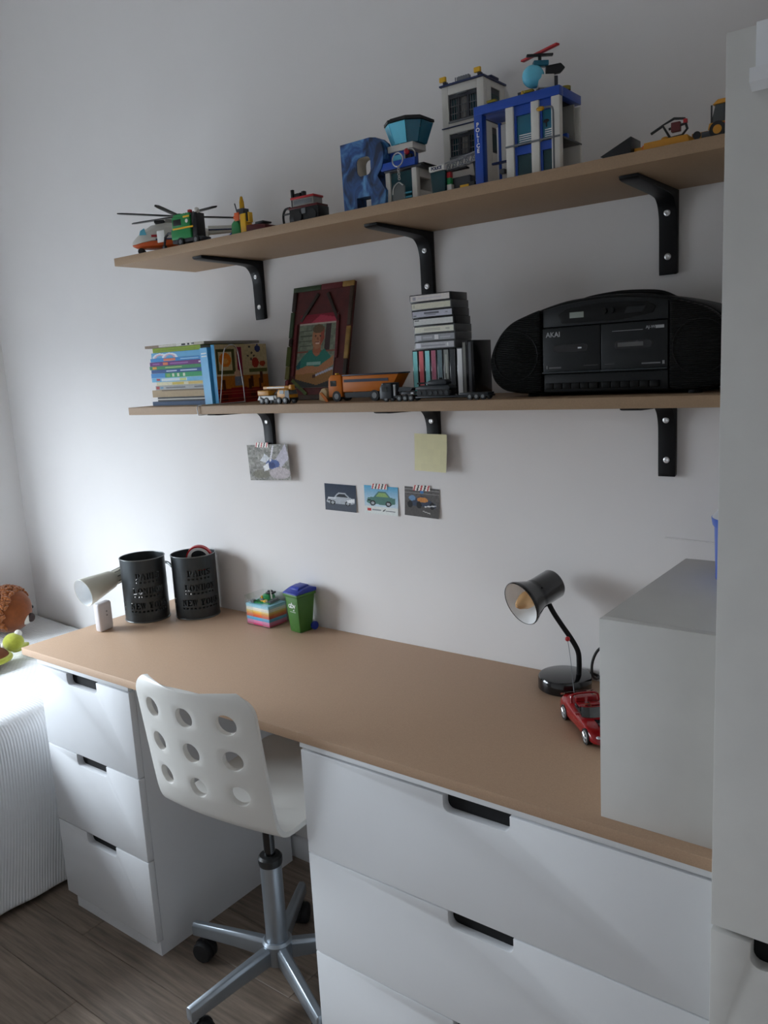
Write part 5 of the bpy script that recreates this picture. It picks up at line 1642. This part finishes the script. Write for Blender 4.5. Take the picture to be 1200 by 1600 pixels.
# --- key ring with a clear tag
t = thing('key_ring', 'silver key ring with a short chain and clear tag hanging before the brick tower', 'key ring', (1.064, -.2455, Zs))
G().torus((0, 0, .0785), .0122, .0013, 'y', n=30, m=8).obj('ring', mat('dull_silver', (.5, .49, .46), .35, .6), t)
for k in range(6):
    G().torus((.001 + .0002 * k, 0, .0645 - k * .0042), .0024, .0007, 'y' if k % 2 else 'x', n=12, m=6).obj('chain_link', _mats['dull_silver'], t)
G().prism(rrect(-.014, .014, .0005, .034, .006), 'y', -.0018, .0018).obj('clear_tag', clear_mat('clear_tag_plastic', (.62, .66, .66), .18, .2), t)
G().tube(spline([(-.014, -.001, .016), (-.010, -.003, .028), (.002, -.003, .036), (.012, -.003, .030)], 5), .0012, 6).obj('tag_wire', _mats['dull_silver'], t)
# --- small police car front with sign
t = thing('toy_police_car', 'small brick police car with a dark teal windscreen and white sign on its roof', 'toy car', (1.148, -.236, Zs))
G().prism([(-.014, .0005), (.013, .0005), (.0155, .044), (-.0175, .044)], 'y', .002, .016).obj('windscreen', M_dglass, t)
sg = Bx('sign_board', M_bwh, t, -.0175, .0165, -.003, .006, .0442, .0535)
text('police_letters', 'POLICE', .0078, M_bnv, sg, TM(-.0005, -.0033, .0487), bold=.0002, spacing=.92)
Bx('body', M_bdg, t, -.010, .060, .0165, .036, .0005, .030)
Bx('red_brick', M_bre, t, .016, .024, .006, .015, .030, .040)
Bx('green_brick', M_gre, t, .016, .024, .006, .015, .018, .0298)
Bx('white_brick', M_bwh, t, .016, .026, .005, .015, .0005, .0178)
Bx('black_bonnet', M_bbl, t, .0165, .060, .004, .016, .0405, .0435)
Bx('yellow_wedge', M_yel, t, .050, .068, -.004, .004, .0005, .010)
Bx('dark_wedge', M_bbl, t, .064, .080, -.002, .010, .0005, .013)
# --- grey lattice ladder resting behind
t = thing('toy_lattice_ladder', 'grey lattice ladder piece leaning between police car and blue station', 'toy', (1.150, -.212, Zs), rot=(0, R(-8), 0))
M_lat = mat('lattice_grey', '8e9093', .4)
for y in (0, .010):
    g = G().cyl((0, y, .046), (.078, y, .046), .0013, n=6).cyl((.008, y, .060), (.078, y, .060), .0013, n=6).cyl((0, y, .046), (.008, y, .060), .0013, n=6)
    g.obj('rail', M_lat, t)
    for k in range(5):
        G().cyl((.008 + k * .014, y, .060), (.015 + k * .014, y, .046), .0011, n=6).cyl((.015 + k * .014, y, .046), (.022 + k * .014, y, .060), .0011, n=6).obj('lattice_bar', M_lat, t)
for k in range(6):
    G().cyl((.004 + k * .0145, 0, .046), (.004 + k * .0145, .010, .046), .001, n=6).obj('rung', M_lat, t)
G().cyl((.004, .005, 0), (.012, .005, .045), .003, n=8).obj('prop', M_bdg, t)
G().cyl((.068, .005, -.009), (.068, .005, .045), .003, n=8).obj('prop', M_bdg, t)
# --- jail tower at the back
t = thing('toy_jail_tower', 'tall white brick tower with dark barred windows, behind the blue station', 'toy building', (1.080, -.104, Zs))
JW, JD = .0965, .088
for (z0, z1, s_) in ((0, .154, 0), (.1562, .233, 1)):
    wz0, wz1 = (.098, .142) if s_ == 0 else (.166, .2165)
    Bx('front_post', M_bwh, t, 0, .0145, 0, .012, z0, z1)
    Bx('front_post', M_bwh, t, JW - .0155, JW, 0, .012, z0, z1)
    Bx('front_lintel', M_bwh, t, .0146, JW - .0156, 0, .012, wz1, z1)
    Bx('front_apron', M_bwh, t, .0146, JW - .0156, 0, .012, z0 if s_ else .055, wz0)
    Bx('back_wall', M_bwh, t, 0, JW, JD - .008, JD, z0, z1)
    Bx('side_wall', M_bwh, t, 0, .008, .0122, JD - .0082, z0, z1)
    Bx('side_post', M_bwh, t, JW - .008, JW, .0122, .030, z0, z1)
    Bx('side_post', M_bwh, t, JW - .008, JW, .066, JD - .0082, z0, z1)
    Bx('side_lintel', M_bwh, t, JW - .008, JW, .0302, .0658, wz1 + .004, z1)
    Bx('side_apron', M_bwh, t, JW - .008, JW, .0302, .0658, z0, wz0)
    sw = Bx('side_window', M_bdg, t, JW - .006, JW - .002, .0302, .0658, wz0 + .0002, wz1 + .0038)
    Bx('side_pane', M_dglass, sw, JW - .0018, JW - .0012, .034, .062, wz0 + .004, wz1 - .008, 0)
    x0, x1 = .0148, JW - .0158
    third = (x1 - x0) / 3
    for k in range(3):
        a = x0 + k * third
        fr_ = G().box(a, a + third, .003, .008, wz1 - .008, wz1 - .0002).box(a, a + .0025, .003, .008, wz0, wz1 - .0082).box(a + third - .0025, a + third, .003, .008, wz0, wz1 - .0082).box(a + .0026, a + third - .0026, .003, .008, wz0, wz0 + .003).obj('window_frame', M_bdg, t)
        Bx('pane', M_tan if k == 1 else M_dglass, fr_, a + .0026, a + third - .0026, .0072, .0078, wz0 + .0032, wz1 - .0084, 0)
        for q in range(1, 4):
            xx = a + third * q / 4
            G().cyl((xx, .0042, wz0 + .003), (xx, .0042, wz1 - .008), .0009, n=6).obj('bar', M_bgr, fr_)
        for q in (1, 2):
            zz = wz0 + (wz1 - wz0 - .008) * q / 3
            G().cyl((a + .0025, .0042, zz), (a + third - .0025, .0042, zz), .0008, n=6).obj('bar', M_bgr, fr_)
    Bx('sill', M_bgr, t, .0148, JW - .0158, -.0022, -.0002, wz0 - .004, wz0 - .0002)
    Bx('awning', M_bgr, t, .036, .060, -.0035, -.0002, wz1 - .004, wz1 - .001)
Bx('floor_plate', M_bnv, t, -.002, JW + .002, -.002, JD, .1542, .156)
Bx('roof_plate', M_bnv, t, -.003, JW + .003, -.004, JD, .2332, .2362, st=True)
for x in (.002, .082):
    Bx('yellow_floodlight', M_yel, t, x - .004, x + .010, -.004, .002, .2425, .2515)
    Bx('floodlight_foot', M_bdg, t, x + .002, x + .010, -.001, .008, .2382, .2424)
g = B(.034, .062, .004, .012, .2382, .246)
studs(g, .034, .062, .004, .012, .246, .0055, .002, .0016).obj('grey_vent', M_bgr, t)
G().cyl((.030, .006, .2382), (.030, .006, .247), .0012, n=6).obj('aerial', M_bgr, t)
Bx('blue_tile', M_bnv, t, .088, .098, .030, .060, .2382, .2425)
# --- blue station
t = thing('toy_police_station', 'blue framed brick police station with white columns and teal windows', 'toy building', (1.232, -.240, Zs))
SW, SDp = .166, .088
pil = Bx('blue_pillar', M_bbu, t, 0, .0165, 0, .016, 0, .1215)
for k, ch in enumerate('POLICE'):
    text('police_letter', ch, .0098, M_w, pil, TM(.0075, -.0002, .1055 - k * .0088), bold=.0003)
bm2 = Bx('roof_beam', M_bbu, t, 0, SW, 0, .016, .1217, .1365)
Bx('roof_beam_side', M_bbu, t, SW - .014, SW, .0162, SDp, .1217, .1365)
Bx('roof_deck', M_bbu, t, .0, SW - .0142, .0162, SDp, .1255, .1362)
Bx('roof_soffit', M_bbl, t, .058, SW - .0142, .0165, SDp, .1180, .1252)
for x in (.063, .112, .150):
    Bx('white_column', M_bwh, t, x, x + .0150, .001, .014, 0, .1215)
for (a, b) in ((.0782, .1118), (.1272, .1498)):
    for (z0, z1) in ((0, .0545), (.0585, .1212)):
        top_ = z1 - (.014 if z0 == 0 else .016)
        f_ = G().box(a, b, .005, .011, top_, z1).box(a, a + .004, .005, .011, z0, top_ - .0002).obj('blue_panel', M_bbu, t)
        Bx('glass', M_tglass if z0 else M_dglass, f_, a + .0042, b, .0075, .0095, z0 + .001, top_ - .0004, 0)
        if z0:
            for q in range(4):
                Bx('white_stripe', M_w, f_, a + .008, b - .001, .0068, .0074, z0 + .003 + q * .0035, z0 + .0045 + q * .0035, 0)
Bx('palm_print', M_bbl, t, .137, .139, .0066, .0074, .077, .084, 0)
G().ball((.138, .0070, .0865), .0055, .0004, .003, 12, 6).obj('palm_crown', M_bbl, t)
Bx('mid_floor_edge', M_bgr, t, .0625, SW, -.001, .0008, .0552, .0580, 0)
Bx('mid_floor', M_bdg, t, .1655, SW + .0006, .0150, SDp, .0552, .0580, 0)
Bx('mid_floor_side', M_bdg, t, .080, .1648, .0118, SDp, .0552, .0582)
Bx('rear_wall', M_bwh, t, .0, SW, SDp - .006, SDp, 0, .1178)
Bx('rear_panel', M_bwh, t, .024, .048, .055, .060, 0, .112)
for x in (.0185, .0482):
    Bx('rear_panel_edge', M_bbu, t, x, x + .0054, .0545, .0605, 0, .116)
Bx('cross_bar', M_bnv, t, .0168, .062, .030, .036, .040, .044)
Bx('grey_lamp_bracket', M_bgr, t, .0242, .034, .045, .0545, .026, .034)
for (x, y) in ((.0285, -.0035), (.100, -.0035)):
    Bx('yellow_roof_light', mat('trans_olive_yellow', '8f7f1e', .15, trans=.2), t, x, x + .018, y, .006, .1367, .1405)
G().cyl((SW - .006, .040, .1367), (SW - .006, .040, .143), .008, n=16).obj('roof_dome', _mats['trans_olive_yellow'], t)
lp = G().tube(spline([(.157, -.006, .002), (.157, -.006, .080), (.156, -.006, .100), (.150, -.006, .104), (.136, -.006, .1045)], 6), .0018, 8).obj('street_lamp', M_bgr, t)
G().ball((.134, -.006, .1042), .008, .004, .0038, 14, 8).obj('lamp_head', _mats['trans_yellow'], lp)
Bx('lamp_foot', M_bgr, t, .153, .161, -.010, -.002, 0, .0022)
Bx('inner_partition', M_tan, t, .100, .1645, .060, .064, .0585, .1178)
Bx('inner_desk', M_bbu, t, .1560, .1648, .030, .040, .0585, .066)
G().cyl((SW - .022, .080, .1364), (SW - .022, .080, .154), .007, .006, n=14).obj('white_funnel', M_bwh, t)
Bx('roof_camera', M_bdg, t, .078, .086, .020, .030, .1364, .1475)
# --- little helicopter on the roof
t = thing('toy_mini_helicopter', 'tiny teal police helicopter with red and black rotor on the station roof', 'toy helicopter', (1.344, -.200, Zs + .1366), R(-140))
for s_ in (-1, 1):
    G().cyl((-.024, s_ * .010, .0022), (.024, s_ * .010, .0022), .0022, n=8).obj('skid', M_bgr, t)
    Bx('skid_leg', M_bgr, t, -.004, .004, s_ * .010 - .0015, s_ * .010 + .0015, .0044, .012)
G().ball((.012, 0, .034), .0195, .0155, .0190, 20, 14).obj('bubble_cockpit', M_tglass2, t)
Bx('hull', M_bwh, t, -.022, .006, -.012, .012, .0122, .034, .001)
Bx('rear_grille', M_bdg, t, -.029, -.0222, -.009, .009, .014, .032)
Bx('yellow_light', M_yel, t, .026, .034, -.006, .004, .0045, .011, .001)
G().ball((.014, .004, .026), .006).obj('pilot_head', M_yel, t)
G().prism([(-.010, .034), (-.036, .038), (-.044, .046), (-.036, .054), (-.010, .050)], 'y', -.005, .005).obj('tail', M_bbl, t, bevel=.002)
Bx('engine', M_tglass, t, -.014, .012, -.008, .008, .050, .058, .001)
G().cyl((0, 0, .058), (0, 0, .066), .003, n=10).obj('rotor_mast', M_bbl, t)
for (a, m, L_, nm) in ((177, M_bbl, .023, 'black_rotor'), (120, M_bre, .044, 'red_rotor')):
    d = Vector((math.cos(R(a)), math.sin(R(a)), 0))
    n_ = Vector((-d.y, d.x, 0)) * .0042
    z_ = .0662 if nm == 'black_rotor' else .0702
    p, q = d * L_, -d * L_
    G().prism([((p + n_).x, (p + n_).y), ((q + n_).x, (q + n_).y), ((q - n_).x, (q - n_).y), ((p - n_).x, (p - n_).y)], 'z', z_, z_ + .0036).obj(nm, m, t, bevel=.001)
# --- loader parts at the right end
t = thing('toy_loader_bucket', 'black toy loader bucket on a short yellow arm on the upper shelf', 'toy', (1.503, -.238, Zs))
G().prism([(-.027, .004), (.0245, .026), (.0245, .0015), (.018, 0), (-.018, 0)], 'y', -.022, .022).obj('bucket', M_bbl, t, bevel=.001)
Bx('yellow_arm', M_tyl, t, .025, .043, -.010, .010, .0005, .0090, .001)
t = thing('toy_yellow_bar', 'flat yellow toy digger chassis with a black lifting frame on top', 'toy', (1.580, -.238, Zs))
G().prism([(-.036, 0), (-.034, .0125), (.033, .013), (.036, .004), (.036, 0)], 'y', -.016, .016).obj('chassis', M_tyl, t, bevel=.001)
Bx('end_plate', M_bor, t, -.0375, -.0362, -.012, .012, .002, .010, 0)
G().ball((-.004, -.006, .0145), .006, .005, .0035).obj('yellow_knob', M_tyl, t)
fr_ = [(.000, .0190), (-.012, .0395), (.006, .0460), (.0215, .0430), (.0260, .0275), (.0180, .0195)]
G().tube([(p[0] + .004, -.006, p[1] - .0045) for p in fr_], .0021, 8, closed=True).obj('lifting_frame', M_bbl, t)
G().cyl((-.007, -.006, .0345), (-.026, -.006, .0260), .0022, n=8).obj('lever', M_bbl, t)
G().cyl((.002, -.006, .0275), (.029, -.006, .0315), .0020, n=8).obj('cross_bar', M_bbl, t)
Bx('hydraulic_block', M_dred, t, .006, .020, -.010, -.002, .0215, .0355, .001)
Bx('red_tip', M_bre, t, .0245, .030, -.009, -.003, .0315, .0375)
t = thing('toy_wheel_loader', 'yellow toy wheel loader with a dark glazed cab at the wardrobe edge', 'toy truck', (1.680, -.225, Zs))
Bx('chassis', M_bdg, t, -.050, .055, -.016, .016, .006, .014)
Bx('engine_cover', M_tyl, t, .012, .055, -.018, .018, .0142, .034, .002)
cbn = G().prism([(-.036, .024), (.010, .024), (.010, .049), (-.030, .049)], 'y', -.016, .016).obj('cab_glass', M_wg, t, bevel=.001)
G().prism([(-.040, .0145), (.011, .0145), (.011, .0238), (-.038, .0238)], 'y', -.018, .018).obj('cab_base', M_tyl, t, bevel=.001)
G().prism([(-.034, .0492), (.012, .0492), (.012, .0555), (-.026, .0555)], 'y', -.018, .018).obj('cab_roof', M_tyl, t, bevel=.001)
for x in (-.035, -.016, .009):
    B(x - .0012, x + .0012, -.0168, -.0161, .024, .049).obj('cab_pillar', M_bbl, cbn)
Bx('red_trim', M_bre, t, -.026, .000, -.0186, -.0181, .017, .0215, 0)
Bx('front_hitch', M_tyl, t, -.066, -.042, -.010, .010, .006, .016, .001)
G().cyl((-.058, -.012, .012), (-.058, .012, .012), .006, n=12).obj('hitch_pin', M_bbl, t)
for x in (-.024, .034):
    for s_ in (-1, 1):
        wheel(t, x, s_ * .020, .0118, .0118, .010, hub=M_tyl)
import OpenImageIO as oiio,numpy as np,sys
im=oiio.ImageBuf(sys.argv[1] if len(sys.argv)>1 else '/workdir/render_main.png').get_pixels(oiio.FLOAT)[...,:3]
h,w=im.shape[:2]; s=w/1200
T={(180,800):(240,242,250),(60,600):(178,184,196),(600,900):(185,188,195),(700,850):(165,165,172),(1000,800):(135,133,135),(600,100):(140,140,142),(1000,50):(108,106,104),(100,100):(150,158,168),(560,680):(165,162,165),(600,1030):(140,120,105),(300,1030):(165,145,130),(800,1200):(115,90,68),(140,1110):(205,215,225),(180,1400):(150,160,168),(600,1300):(150,160,172),(1000,1500):(118,126,134),(1150,700):(118,118,114),(60,1500):(75,65,58),(20,700):(170,175,180)}
for (x,y),t in T.items():
    r=max(1,int(6*s)); X,Yy=int(x*s),int(y*s)
    v=(im[max(0,Yy-r):Yy+r,max(0,X-r):X+r].mean((0,1))*255).astype(int)
    print((x,y),t,v.tolist())
